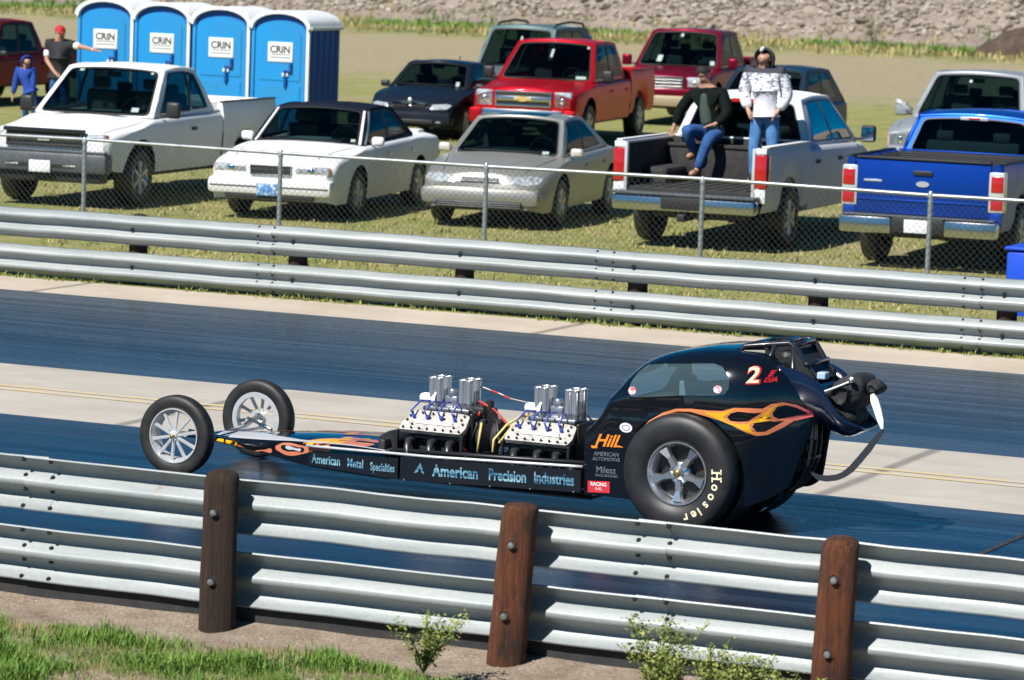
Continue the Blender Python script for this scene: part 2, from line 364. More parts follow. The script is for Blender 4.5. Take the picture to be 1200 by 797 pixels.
# ------------------------------------------------------------------ camera, light, world
cam = bpy.data.cameras.new('camera'); camo = bpy.data.objects.new('camera', cam); link(camo)
PH, TH, RO, CH = R(6.37), R(24.0), R(2.0), 3.93
fw = Vector((-math.sin(TH) * math.cos(PH), math.cos(TH) * math.cos(PH), -math.sin(PH)))
r0 = Vector((math.cos(TH), math.sin(TH), 0)); u0 = r0.cross(fw)
rt = r0 * math.cos(RO) + u0 * math.sin(RO); up = u0 * math.cos(RO) - r0 * math.sin(RO)
camo.matrix_world = Matrix((( rt.x, up.x, -fw.x, 0), (rt.y, up.y, -fw.y, 0), (rt.z, up.z, -fw.z, CH), (0, 0, 0, 1)))
cam.sensor_width = 36; cam.lens = 36 * 4365 / 1200; cam.clip_start = 1; cam.clip_end = 3000
cam.dof.use_dof = True; cam.dof.focus_distance = 26.5; cam.dof.aperture_fstop = 5.0
sc.camera = camo
SUNK = Vector((0.26, 0.85, -1.0)).normalized()
el = math.asin(-SUNK.z); az = math.atan2(-SUNK.x, -SUNK.y)
sun = bpy.data.lights.new('sun', 'SUN'); sun.energy = 5.0; sun.angle = R(0.53); sun.color = (1.0, 0.955, 0.89)
suno = bpy.data.objects.new('sun', sun); link(suno); suno.rotation_euler = SUNK.to_track_quat('-Z', 'Y').to_euler(); suno.location = (-20, -30, 60)
w = bpy.data.worlds.new('World'); sc.world = w; w.use_nodes = True; nt = w.node_tree
sky = nt.nodes.new('ShaderNodeTexSky'); sky.sky_type = 'NISHITA'; sky.sun_disc = False
sky.sun_elevation = el; sky.sun_rotation = az; sky.air_density = 0.8; sky.dust_density = 0.0; sky.ozone_density = 6.0; sky.altitude = 1500
hs = nt.nodes.new('ShaderNodeHueSaturation'); hs.inputs['Saturation'].default_value = 1.5; hs.inputs['Hue'].default_value = 0.485; nt.links.new(sky.outputs[0], hs.inputs['Color'])
nt.links.new(hs.outputs[0], nt.nodes['Background'].inputs['Color']); nt.nodes['Background'].inputs['Strength'].default_value = 0.05
sc.view_settings.view_transform = 'Standard'; sc.view_settings.look = 'None'; sc.view_settings.exposure = 0.5; sc.view_settings.gamma = 1; sc.view_settings.use_curve_mapping = False

# ------------------------------------------------------------------ setting
def sheet(name, x0, x1, y0, y1, z, m):
    cy = (y0 + y1) / 2
    o = mesh_obj(name, [(x0, y0 - cy, 0), (x1, y0 - cy, 0), (x1, y1 - cy, 0), (x0, y1 - cy, 0)], [(0, 1, 2, 3)], m); o.location = (0, cy, z); return tag(o, kind='structure')
g = mesh_obj('ground', [(-1500, -200, -.4), (1200, -200, -.4), (1200, 18.6, -.4), (-1500, 18.6, -.4), (1200, 18.7, 0), (-1500, 18.7, 0), (1200, 1800, 0), (-1500, 1800, 0)], [(0, 1, 2, 3), (3, 2, 4, 5), (5, 4, 6, 7)], M['field']); tag(g, kind='structure')
sheet('track_slab', -160, 120, 18.40, 34.0, 0.004, M['apron'])
sheet('median_strip', -160, 120, 24.62, 27.40, 0.008, M['median'])
sheet('far_lane', -160, 120, 27.40, 32.76, 0.008, M['lane'])
sheet('near_lane', -160, 120, 19.1, 24.62, 0.012, M['lane'])
for y in (25.92, 26.12):
    sheet('centre_line', -160, 120, y - 0.045, y + 0.045, 0.012, M['yellow'])
def verge_z(x, y):
    t = min(1, max(0, (18.42 - y) / .5)); return 0.006 - .06 * t * t * (3 - 2 * t) + (.012 * math.sin(x * 3.3 + y * 5) + .008 * math.sin(x * 9.1 - y * 7)) * t
V = []; F = []; YS = [-60, -20, 5, 12] + [14 + .11 * i for i in range(41)]; XS = [-60, -30, -18] + [-14 + .11 * i for i in range(110)] + [4, 20, 40]
for y in YS:
    for x in XS: V.append((x, y, verge_z(x, y)))
for j in range(len(YS) - 1):
    for i in range(len(XS) - 1): a = j * len(XS) + i; F.append((a, a + 1, a + len(XS) + 1, a + len(XS)))
tag(mesh_obj('near_verge', V, F, M['neardirt'], smooth=True), kind='structure')
# crack / joint across near lane
jm = MB(); jm.v = [Vector(p) for p in ((-6.87, 21.5, 0.016), (-6.83, 21.5, 0.016), (-6.77, 24.6, 0.016), (-6.81, 24.6, 0.016))]; jm.f = [(0, 1, 2, 3)]
tag(jm.build('lane_joint', M['black_rough'], recalc=False), kind='structure')

# embankment
rnd = random.Random(3)
def emb_z(x, y):
    t = max(0.0, y - 128.5)
    return -0.05 + 0.5 * t * min(1, t / 3.0) - 0.0 + 0.25 * math.sin(x * 0.31 + 1) * min(1, t / 4) + 0.15 * math.sin(x * 0.9 + y * 0.7) * min(1, t / 4)
V = []; F = []; nx, ny = 160, 24
for j in range(ny + 1):
    for i in range(nx + 1):
        x = -200 + 280 * i / nx; y = 127.5 + 24 * j / ny; V.append((x, y, emb_z(x, y)))
for j in range(ny):
    for i in range(nx):
        a = j * (nx + 1) + i; F.append((a, a + 1, a + nx + 2, a + nx + 1))
em, ent, eb, ev = newmat('embankment_soil', 0.95)
ec = ramp(ent, noise(ent, ev, 1.3, 8, 0.7), [(0.3, (0.15, 0.12, 0.095)), (0.7, (0.32, 0.27, 0.23))]); ent.links.new(ec, eb.inputs['Base Color'])
tag(mesh_obj('embankment', V, F, em, smooth=True), kind='structure')
# riprap stones covering the embankment
ico = bmesh.new(); bmesh.ops.create_icosphere(ico, subdivisions=1, radius=1); ico.verts.index_update()
IV = [v.co.copy() for v in ico.verts]; IF = [[v.index for v in f.verts] for f in ico.faces]; ico.free()
V = []; F = []
for k in range(17000):
    x = rnd.uniform(-92, -26); y = 130.0 + 4.6 * rnd.random()
    if y < 131 and rnd.random() < 0.5: continue
    s = rnd.uniform(0.06, 0.16) * (1.6 if rnd.random() < 0.05 else 1)
    q = Matrix.Rotation(rnd.uniform(0, 6.3), 3, 'Z') @ Matrix.Rotation(rnd.uniform(-.5, .5), 3, 'X')
    c = Vector((x, y, emb_z(x, y) + s * 0.35)); b = len(V); sc3 = (rnd.uniform(.8, 1.5), rnd.uniform(.7, 1.2), rnd.uniform(.45, .9))
    for v in IV:
        j = rnd.uniform(.78, 1.15); V.append(c + q @ Vector((v.x * s * sc3[0] * j, v.y * s * sc3[1] * j, v.z * s * sc3[2] * j)))
    F += [[i + b for i in f] for f in IF]
tag(mesh_obj('riprap_stones', V, F, M['rock']), label='pale brown and grey riprap stones covering the embankment at the top', cat='stones', kind='stuff')

def tufts(name, spots, m, label, cat, hmin, hmax, wd, blades, kind='stuff', lean=0.6):
    V = []; F = []
    for (x, y, z, s) in spots:
        for _ in range(blades):
            a = rnd.uniform(0, 2 * PI); h = rnd.uniform(hmin, hmax) * s; l = rnd.uniform(0, lean) * h; ww = wd * rnd.uniform(.6, 1.3) * s
            bx = x + rnd.gauss(0, .35) * hmax * s; by = y + rnd.gauss(0, .35) * hmax * s; dx, dy = math.cos(a), math.sin(a); px, py = -dy, dx; b = len(V)
            V += [(bx - px * ww, by - py * ww, z), (bx + px * ww, by + py * ww, z), (bx + dx * l * .4 + px * ww * .6, by + dy * l * .4 + py * ww * .6, z + h * .6), (bx + dx * l * .4 - px * ww * .6, by + dy * l * .4 - py * ww * .6, z + h * .6), (bx + dx * l, by + dy * l, z + h)]
            F += [(b, b + 1, b + 2, b + 3), (b + 3, b + 2, b + 4)]
    return tag(mesh_obj(name, V, F, m), label=label, cat=cat, kind=kind)
# lawn at the near left: the turf edge runs along the guardrail and falls away to the right
def turf_edge(x): return 17.64 - 0.06 * math.sin(x * 2.3) - 0.06 * math.sin(x * 5.1 + 1) - .03 * math.sin(x * 13) - max(0, x + 8.45) * 0.75
sp = []
while len(sp) < 26000:
    x = rnd.uniform(-11.9, -7.9); y = rnd.uniform(14.9, 17.75)
    e = turf_edge(x)
    if y > e + rnd.gauss(0, .09): continue
    if math.sin(x * 3.1 + 1.2 * math.sin(y * 4)) * math.sin(y * 3.7 + x + math.sin(x * 7)) > 0.25 and rnd.random() < .85: continue
    if rnd.random() < .5 + .5 * math.sin(x * 1.9 + 2 * math.sin(y * 2.3)) - .35: continue
    sp.append((x, y, verge_z(x, y), rnd.uniform(.5, 1.25) * (1.25 + .55 * math.sin(x * 5.3 + 2 * math.sin(y * 6)))))
tufts('grass_verge', sp, M['grass_green'], 'bright green grass verge in front of the nearest guardrail', 'grass', 0.02, 0.05, 0.0026, 4, lean=1.2)
sp = []
for _ in range(14000):
    x = rnd.uniform(-11.9, -7.9); y = rnd.uniform(14.9, 17.75)
    if y < turf_edge(x) - 0.0: sp.append((x, y, verge_z(x, y), rnd.uniform(.5, 1.0)))
tufts('dry_grass', sp, M['grass_dry'], 'straw coloured blades mixed through the near grass verge', 'grass', 0.02, 0.055, 0.002, 3)
# field turf between far rail and parked cars and around them
sp = []
for _ in range(15000):
    y = 34.15 + 30 * rnd.random() ** 1.7; xc = -0.44 * y; x = xc + rnd.uniform(-.155, .15) * y * 1.08
    sp.append((x, y, 0.0, rnd.uniform(.7, 1.4) * (1 + (y - 34) * .012)))
tufts('field_grass', sp, M['grass_dry'], 'short yellowed field grass under and between the parked vehicles', 'grass', 0.015, 0.045, 0.007, 3, lean=1.4)
# little pebbles on the near dirt
V = []; F = []
for k in range(700):
    x = rnd.uniform(-11.5, -5.2); y = rnd.uniform(16.8, 18.2); s = rnd.uniform(.003, .009); b = len(V)
    if y < turf_edge(x) + .05: continue
    for v in IV: V.append((x + v.x * s * 1.3, y + v.y * s, verge_z(x, y) + v.z * s * .7))
    F += [[i + b for i in f] for f in IF]
tag(mesh_obj('gravel', V, F, M['rock']), label='small pale gravel scattered on bare dirt at the near rail', cat='gravel', kind='stuff')
# weeds under far rail
sp = []
for _ in range(700):
    x = rnd.uniform(-24, -8); 
    if math.sin(x * 1.7) + math.sin(x * 4.3 + 1) < rnd.uniform(-1.2, 1.2): continue
    sp.append((x, rnd.uniform(33.92, 34.12), 0.0, rnd.uniform(.5, 1.3)))
tufts('rail_weeds', sp, M['weed'], 'low weeds growing in the crack below the far guardrail', 'weeds', 0.015, 0.055, 0.007, 6, lean=1.5)
# dry tall grass and green patches at the foot of the embankment
sp = []; sg = []
for _ in range(9000):
    x = rnd.uniform(-95, -30); y = rnd.uniform(117, 130.5); gsel = math.sin(x * .33 + 2.0) + .6 * math.sin(x * .8) + .5 * math.sin(y)
    (sg if (gsel > .35 and y > 123.5) else sp).append((x, y, max(0, emb_z(x, y)) if y > 127.6 else 0, rnd.uniform(.6, 1.3)))
tufts('embankment_grass', sg, M['grass_green'], 'bright green grass patches along the foot of the stony embankment', 'grass', 0.10, 0.28, 0.03, 4)
tufts('straw_grass', [p for p in sp if p[1] > 121 or rnd.random() < .3], M['grass_dry'], 'pale straw grass in front of the stony embankment', 'grass', 0.06, 0.24, 0.035, 3)

def weed(name, x, y, h, label, n=7, m='weed'):
    root = empty(name, (x, y, 0)); st = MB(); lf = MB()
    for _ in range(n):
        a = rnd.uniform(0, 6.3); l = rnd.uniform(.1, .75) * h; hh = h * rnd.uniform(.65, 1.05)
        P = [Vector((0, 0, 0)), Vector((math.cos(a) * l * .35, math.sin(a) * l * .35, hh * .5)), Vector((math.cos(a) * l, math.sin(a) * l, hh))]
        st.tube(P, [.004, .003, .0015], 5)
        for k in range(70):
            t = rnd.uniform(.12, 1.0) ** .8; p = P[0].lerp(P[1], t * 2) if t < .5 else P[1].lerp(P[2], t * 2 - 1)
            b = rnd.uniform(0, 6.3); d = Vector((math.cos(b), math.sin(b), rnd.uniform(.1, .9))).normalized(); s = rnd.uniform(.016, .034) * (h / .4) ** .5; q = d.cross(Vector((0, 0, 1))).normalized() * s * .36; p = p + Vector((rnd.gauss(0, .018), rnd.gauss(0, .018), rnd.gauss(0, .01))) * (h / .3)
            p = p + d * .004; lf.add([p, p + d * s * .5 + q, p + d * s, p + d * s * .5 - q], [(0, 1, 2, 3)])
    st.build('stem', M['grass_green'], root); lf.build('foliage', M[m], root, recalc=False); return tag(root, label, 'weed')
weed('weed_plant', -8.20, 17.42, 0.34, 'leafy yellow green weed growing between the left and middle wooden posts', 16)
weed('weed_plant', -6.98, 17.62, 0.40, 'tall pale weed just right of the middle wooden post', 16)
weed('weed_plant', -6.62, 17.55, 0.30, 'bushy flowering weed between the tall pale weed and the right wooden post', 20)
weed('weed_plant', -6.42, 17.60, 0.26, 'low weed nearest the foot of the right wooden post', 18)
weed('weed_plant', -6.80, 17.50, 0.26, 'short dense weed between the two taller weeds right of the middle post', 16)
weed('weed_plant', -6.50, 17.38, 0.22, 'lowest weed at the bottom edge, left of the right wooden post', 16)
weed('weed_plant', -6.90, 17.36, 0.2, 'small weed at the bottom edge just right of the middle wooden post', 10)
weed('weed_plant', -5.98, 17.42, 0.2, 'small weed just right of the foot of the right wooden post', 12)
weed('weed_plant', -6.20, 17.40, 0.22, 'weed at the bottom edge directly in front of the right wooden post', 14)
b1 = weed('dry_bush', -43.3, 128.3, 1.5, 'reddish brown dry bush on the grass at the foot of the embankment', 16, 'brush')
# dark heap at the right edge
V = []; F = []
for j in range(9):
    for i in range(17):
        u, v_ = i / 16 * 2 - 1, j / 8 * 2 - 1; V.append((u * 6.5, v_ * 2.2, max(0, (1 - u * u) * (1 - v_ * v_)) ** .6 * 1.7 + rnd.uniform(-.12, .12) - .06))
for j in range(8):
    for i in range(16): a = j * 17 + i; F.append((a, a + 1, a + 18, a + 17))
tag(mesh_obj('soil_heap', [(a * .55, b * .6, c * .75) for a, b, c in V], F, M['soil'], smooth=True, loc=(-34.6, 124.5, 0)), 'dark brown heap of soil below the embankment at the right edge', 'soil heap')

# ------------------------------------------------------------------ guardrails and fence
def wbeam_prof(sgn):
    p = [(.156, .004), (.148, .0), (.095, .078), (.072, .083), (.058, .076), (.022, .012), (0, .004), (-.022, .012), (-.052, .076), (-.072, .083), (-.095, .078), (-.148, .0), (-.156, .004)]
    return [(z, d * sgn) for z, d in p]
def beam(x0, x1, zc, y, sgn, parent, seed):
    rr = random.Random(seed); pr = wbeam_prof(sgn); mb = MB(); L = 3.81; x = x0; k = 0
    while x < x1:
        e = x + L + 0.16; V = []; F = []; n = len(pr); st = 14; th = 0.004
        wob = [rr.uniform(-.006, .006) for _ in range(st + 1)]
        for i in range(st + 1):
            px = x + (e - x) * i / st; sag = wob[i] * .6 + (0.003 if k % 2 else 0)
            for (z, d) in pr: V.append((px, y + d + (.0045 if k % 2 else 0), zc + z + sag))
        for i in range(st):
            for j in range(n - 1): F.append((i * n + j, i * n + j + 1, (i + 1) * n + j + 1, (i + 1) * n + j))
        b = len(V); V += [(a, bb + th * (1 if sgn > 0 else -1) * .8, c) for (a, bb, c) in V]; F += [tuple(q + b for q in reversed(f)) for f in F]
        for i in range(st): F.append((i * n, (i + 1) * n, (i + 1) * n + b, i * n + b)); F.append((i * n + n - 1, i * n + n - 1 + b, (i + 1) * n + n - 1 + b, (i + 1) * n + n - 1))
        mb.add(V, F); x += L; k += 1
    x = x0 + L + .08
    while x < x1:
        for dx in (-.09, .09):
            for (dz, dd) in ((.135, .02), (.04, .045), (-.04, .045), (-.135, .02)): mb.lathe([(.0, -.012), (.012, -.010), (.014, .004)], 8, 'Y', (x + dx, y + dd * sgn - .004, zc + dz), 1)
        x += L
    return mb.build('rail', [M['galv'], M['steel_dark']], parent, angle=50)
# near rail
nr = tag(empty('guardrail', (-8, 18.2, 0)), 'near double W-beam steel guardrail on round wooden posts across the bottom', 'guardrail')
def under(root, o): o.parent = root; o.location = o.location - root.location; return o
for i, zc in enumerate((0.645, 0.235)): under(nr, beam(-34.0, 12.0, zc, 18.20, 1, None, 5 + i))
strip_mb = MB(); strip_mb.box((-34, 18.245, -0.03), (12, 18.275, 0.085), .004); under(nr, strip_mb.build('low_strip', M['black_rough']))  # black strip along the ground below the lower beam
def wood_post(x, y, h, r, m, lean=0.0, flat=False, leany=0.0):
    mb = MB(); n = 18; prof = [(r * 1.02, -.2), (r * 1.02, 0.0), (r * 1.0, h * .3), (r * .97, h * .6), (r * .96, h - .07)] + ([(r * .93, h - .03), (r * .82, h - .008), (0.001, h)] if flat else [(r * .93, h - .05), (r * .78, h - .02), (r * .5, h - .004), (0.001, h)])
    V = []; F = []
    for j, (rr, z) in enumerate(prof):
        for k in range(n):
            a = 2 * PI * k / n; q = rr * (1 + .05 * math.sin(a * 3 + j) * (1 if rr > .01 else 0) + rnd.uniform(-.035, .035)); V.append((q * math.cos(a) + lean * z, q * math.sin(a) + leany * z, z))
    for j in range(len(prof) - 1):
        for k in range(n): F.append((j * n + k, j * n + (k + 1) % n, (j + 1) * n + (k + 1) % n, (j + 1) * n + k))
    mb.add(V, F); o = mb.build('post', M[m], None, smooth=True); o.location = (x, y, 0); return o
def bolt(post, z, r, lean):
    b = MB(); b.lathe([(.0, -.022), (.016, -.020), (.021, -.008), (.021, 0)], 10, 'Y', (lean * z + .01, -r * .98, z)); b.lathe([(.03, -.003), (.03, .004)], 10, 'Y', (lean * z + .01, -r * .98, z)); b.build('bolt', M['steel_dark' if False else 'alloy'], post, angle=40)
posts = [(-13.45, .865, 'post_dark', -.01, False), (-11.62, .86, 'post_brown', 0, False), (-9.80, .862, 'post_dark', .015, False), (-8.025, .845, 'post_red', .072, True), (-6.185, .848, 'post_red', .045, False), (-4.3, .87, 'post_dark', 0, False), (-2.4, .87, 'post_brown', 0, False)]
for (x, h, m, ln, fl) in posts:
    r = .103; p = wood_post(x, 18.09, h, r, m, ln, fl); bolt(p, .63, r, ln); bolt(p, .24, r, ln); under(nr, p)
# far rail
fr = tag(empty('guardrail', (-15, 34.1, 0)), 'far double W-beam steel guardrail between the track and the parked vehicles', 'guardrail')
for i, zc in enumerate((0.585, 0.187)): under(fr, beam(-60.0, 14.0, zc, 34.14, -1, None, 11 + i))
k = 0; x = -40.57
while x < 8:
    p = wood_post(x, 34.26, .72 + rnd.uniform(-.02, .05), .10, 'post_dark', 0); under(fr, p)
    bb = MB()
    for z in (.585, .187): bb.lathe([(.0, -.02), (.016, -.018), (.02, 0)], 8, 'Y', (x, 34.12, z))
    under(p, bb.build('bolt', M['steel_dark'])); bb_o = p.children[0]; bb_o.location = (-x, -34.26, 0)
    x += 1.905; k += 1
# chain link fence
FY = 38.8
cf = tag(empty('chain_link_fence', (-17, FY, 0)), 'low galvanised chain link fence with tube top rail in front of the vehicles', 'fence')
M['wire'] = mat('fence_wire', (0.10, 0.11, 0.115), 0.5, 0.5)
M['fpost'] = mat('fence_post_steel', (0.42, 0.45, 0.47), 0.42, 0.6, noise=(6, (0.3, 0.32, 0.33), .4, .7))
fx = [-38.95 + 2.66 * i for i in range(15)]
tr = MB(); tr.tube([(x, FY, 1.165 + .012 * math.sin(i * 2.3)) for i, x in enumerate(fx)], .021, 8); under(cf, tr.build('top_rail', M['fpost'], smooth=True))
for x in fx:
    pm = MB(); pm.tube([(0, 0, -.1), (0, 0, 1.15)], .028, 10); pm.lathe([(.034, 1.13), (.034, 1.17), (.02, 1.2), (.001, 1.205)], 10, 'Z'); o = pm.build('post', M['fpost'], angle=50); o.location = (x, FY, 0); under(cf, o)
wm = MB(); pitch = .062; H0, H1 = .03, 1.14; x = fx[0]; hh = H1 - H0
while x < fx[-1]:
    for s in (1, -1):
        a = Vector((x, FY - .026 - .003 * s, H0)); b = Vector((x + s * hh, FY - .026 - .003 * s, H1)); d = Vector((-s, 0, 1)).normalized() * .0016; q = Vector((0, .0016, 0))
        wm.add([a - d, a + q, a + d, a - q, b - d, b + q, b + d, b - q], [(0, 1, 5, 4), (1, 2, 6, 5), (2, 3, 7, 6), (3, 0, 4, 7)])
    x += pitch * 1.25
under(cf, wm.build('wire_mesh', M['wire'], recalc=False))
# blue plastic bin at the right edge
bn = tag(empty('plastic_bin', (-10.93, 38.2, -0.07)), 'bright blue plastic bin standing behind the far guardrail at the right edge', 'bin')
M['blue_plastic'] = mat('blue_plastic', (0.012, 0.07, 0.55), 0.4)
b = MB(); b.box((-.28, -.28, 0), (.28, .28, .76), .04); b.build('bin_body', M['blue_plastic'], bn, angle=40)
b = MB(); b.box((-.3, -.3, .765), (.3, .3, .80), .015); b.build('lid', M['blue_plastic'], bn, angle=40)

# ------------------------------------------------------------------ dragster
def wheel_parts(R_, W_, rim_r, parent, loc, tyre_m, kind, side=-1, spin=0.0, steer=0.0):
    """side -1: outer face towards -Y"""
    w_ = empty('wheel', loc, steer, parent); s = side
    t = MB(); h = W_ / 2
    prof = [(rim_r * .98, -h * .72), (rim_r * 1.05, -h * .88), ((R_ + rim_r) * .5, -h), (R_ * .93, -h * .93), (R_ * .985, -h * .75), (R_, -h * .45), (R_ * 1.003, 0), (R_, h * .45), (R_ * .985, h * .75), (R_ * .93, h * .93), ((R_ + rim_r) * .5, h), (rim_r * 1.05, h * .88), (rim_r * .98, h * .72)]
    t.lathe(prof, 48); t.build('tyre', M[tyre_m], w_, smooth=True)
    rm = MB(); o = s * h * .80   # outer lip plane
    rm.lathe([(rim_r * 1.0, o), (rim_r * .99, o + s * .008), (rim_r * .95, o + s * .008), (rim_r * .92, o - s * .012), (rim_r * .84, o - s * .035), (rim_r * .82, -o), (rim_r * 1.0, -o)], 48)
    return w_, rm, o
def spoke(rm, r_a, r_b, w_a, w_b, y_a, y_b, ang, th=.012, rad=0):
    ca, sa = math.cos(ang), math.sin(ang)
    def P(r, t, y): return Vector((r * ca - t * sa, y, r * sa + t * ca))
    rm.add([P(r_a, -w_a, y_a), P(r_a, w_a, y_a), P(r_b, w_b, y_b), P(r_b, -w_b, y_b), P(r_a, -w_a * .7, y_a - th), P(r_a, w_a * .7, y_a - th), P(r_b, w_b * .7, y_b - th), P(r_b, -w_b * .7, y_b - th)], [(0, 3, 2, 1), (4, 5, 6, 7), (0, 1, 5, 4), (1, 2, 6, 5), (2, 3, 7, 6), (3, 0, 4, 7)])

DR = empty('dragster', (-8.78, 23.12, 0.012), R(-1.6))
tag(DR, 'black flamed dragster coupe with two exposed engines racing on the near lane', 'dragster')
BG = M['black_gloss']
# body shell
Tf = pchip([(-.72, .62), (-.62, .715), (-.52, .885), (-.43, 1.015), (-.34, 1.090), (-.18, 1.15), (.05, 1.19), (.25, 1.20), (.4, 1.19), (.55, 1.14), (.65, 1.075), (.73, 1.00), (.80, .92)])
Bf = pchip([(-.72, .165), (.3, .18), (.47, .205), (.57, .25), (.66, .33), (.69, .43), (.73, .61), (.80, .79)])
Wf = pchip([(-.72, .53), (-.3, .595), (.25, .61), (.42, .57), (.56, .46), (.68, .30), (.80, .14)])
xs = [-.72 + 1.52 * i / 66 for i in range(67)]; V = []; F = []; ring = []
for x in xs:
    T, Bz, W = Tf(x), Bf(x), Wf(x); belt = min(.80, T - .05); belt = max(belt, Bz + .02); pts = []
    for t in (0, .12, .3, .5, .7, .85, .95): pts.append((W * (.955 + .045 * math.sin(PI / 2 * min(1, t * 1.3))) - (.012 if abs(t - .95) < .01 else 0), Bz + (belt - Bz) * t))
    for a in range(0, 11):
        t = a / 10 * PI / 2; pts.append((W * .985 * max(0, math.cos(t)) ** .46, belt + (T - belt) * math.sin(t) ** .75))
    full = [(-y, z) for y, z in pts] + [(y, z) for y, z in reversed(pts[:-1])]; ring.append(len(full))
    V += [(x, y, z) for y, z in full]
n = ring[0]
for i in range(len(xs) - 1):
    for j in range(n - 1): F.append((i * n + j, i * n + j + 1, (i + 1) * n + j + 1, (i + 1) * n + j))
F.append(tuple(range(n))); F.append(tuple((len(xs) - 1) * n + j for j in range(n)))
tmp = mesh_obj('tmp_body', V, F, BG); body_bvh = bvh_of(tmp); bpy.data.objects.remove(tmp)
F = F[:-2]; F.append(tuple(range(n)))
shell = mesh_obj('body_shell', V, F, BG, DR)
bm = bmesh.new(); bm.from_mesh(shell.data); bmesh.ops.recalc_face_normals(bm, faces=bm.faces); bm.to_mesh(shell.data); bm.free()
WIN = [(-0.411, 0.9), (-0.4, 0.958), (-0.367, 1.017), (-0.313, 1.06), (-0.262, 1.074), (-0.118, 1.091), (0.086, 1.108), (0.177, 1.114), (0.238, 1.102), (0.284, 1.064), (0.312, 1.015), (0.318, 0.969), (0.295, 0.93), (0.246, 0.919), (-0.048, 0.891), (-0.315, 0.857), (-0.384, 0.855)]
def cutter(mb): o = mb.build('cut', BG); o.parent = DR; return o
cuts = [cutter(MB().prism(WIN, -1, 1)),
        cutter(MB().prism(round_poly([(-.43, .80), (.43, .80), (.38, .99), (-.38, .99)], .05), -.95, -.44, plane='YZ')),
        cutter(MB().prism(round_poly([(.24, -.33), (.62, -.20), (.62, .20), (.24, .33)], .07), .98, 1.5, plane='XY'))]
for s in (-1, 1):
    mb = MB(); mb.lathe([(.001, s * .22), (.418, s * .22), (.418, s * .9), (.001, s * .9)], 64, 'Y', (0.02, 0, .385)); cuts.append(cutter(mb))
so = shell.modifiers.new('so', 'SOLIDIFY'); so.thickness = .018; so.offset = -1
for c in cuts:
    bo = shell.modifiers.new('bo', 'BOOLEAN'); bo.object = c; bo.operation = 'DIFFERENCE'; bo.solver = 'EXACT'
bpy.context.view_layer.update(); evaluated(shell)
for c in cuts: bpy.data.objects.remove(c)
shell.data.materials.clear(); shell.data.materials.append(BG)
shell.data.polygons.foreach_set('use_smooth', [True] * len(shell.data.polygons)); shell.data.set_sharp_from_angle(angle=R(35))
sideN = lambda a, b: ((a, -2, b), (0, 1, 0)); sideF = lambda a, b: ((a, 2, b), (0, -1, 0))
# window panes: tinted clear plastic, pale diffuse mixed in for reflected light
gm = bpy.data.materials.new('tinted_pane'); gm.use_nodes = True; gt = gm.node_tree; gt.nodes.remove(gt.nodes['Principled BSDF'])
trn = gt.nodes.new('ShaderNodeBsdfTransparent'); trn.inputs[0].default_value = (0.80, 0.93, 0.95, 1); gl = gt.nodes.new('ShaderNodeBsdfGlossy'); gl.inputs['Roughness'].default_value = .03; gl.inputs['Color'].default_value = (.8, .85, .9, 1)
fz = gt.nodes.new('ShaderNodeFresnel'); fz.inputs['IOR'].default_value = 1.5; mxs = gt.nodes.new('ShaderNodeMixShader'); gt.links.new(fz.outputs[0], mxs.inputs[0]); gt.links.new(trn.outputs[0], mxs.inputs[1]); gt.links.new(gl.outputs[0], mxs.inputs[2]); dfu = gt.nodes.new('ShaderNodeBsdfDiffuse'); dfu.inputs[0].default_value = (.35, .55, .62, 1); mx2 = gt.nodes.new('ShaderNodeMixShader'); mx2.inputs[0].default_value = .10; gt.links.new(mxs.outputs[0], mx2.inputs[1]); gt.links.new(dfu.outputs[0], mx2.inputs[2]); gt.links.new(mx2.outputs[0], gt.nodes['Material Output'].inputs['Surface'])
wv = curve_mesh([WIN], dense=.06)
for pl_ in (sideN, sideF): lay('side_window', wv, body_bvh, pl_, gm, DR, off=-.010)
wsv = curve_mesh([round_poly([(-.43, .80), (.43, .80), (.38, .99), (-.38, .99)], .05)], dense=.06)
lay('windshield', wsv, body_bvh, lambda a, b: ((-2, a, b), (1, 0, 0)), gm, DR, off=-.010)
# interior: grey door panel trim, seat, steering wheel
mb = MB(); mb.box((-.45, .40, .55), (.35, .43, .86), .01); mb.build('door_panel', mat('grey_trim', (.10, .16, .18), .7), DR)
mb = MB(); mb.box((-.05, -.2, .45), (.25, .2, .55), .03); mb.box((.2, -.2, .5), (.28, .2, 1.0), .03); mb.build('seat', M['black'], DR)
mb = MB(); mb.box((-.7, -.5, .17), (.30, .5, .20)); mb.box((-.60, -.42, .55), (-.45, .42, .78), .03); mb.build('floor_pan', M['black'], DR)
for s in (-1, 1):
    tub = MB(); tub.lathe([(.417, s * .22), (.417, s * .57)], 48, 'Y', (.02, 0, .385)); tub.lathe([(.001, s * .225), (.417, s * .225)], 48, 'Y', (0, 0, .385))
    tub.build('wheel_tub', M['black'], DR)
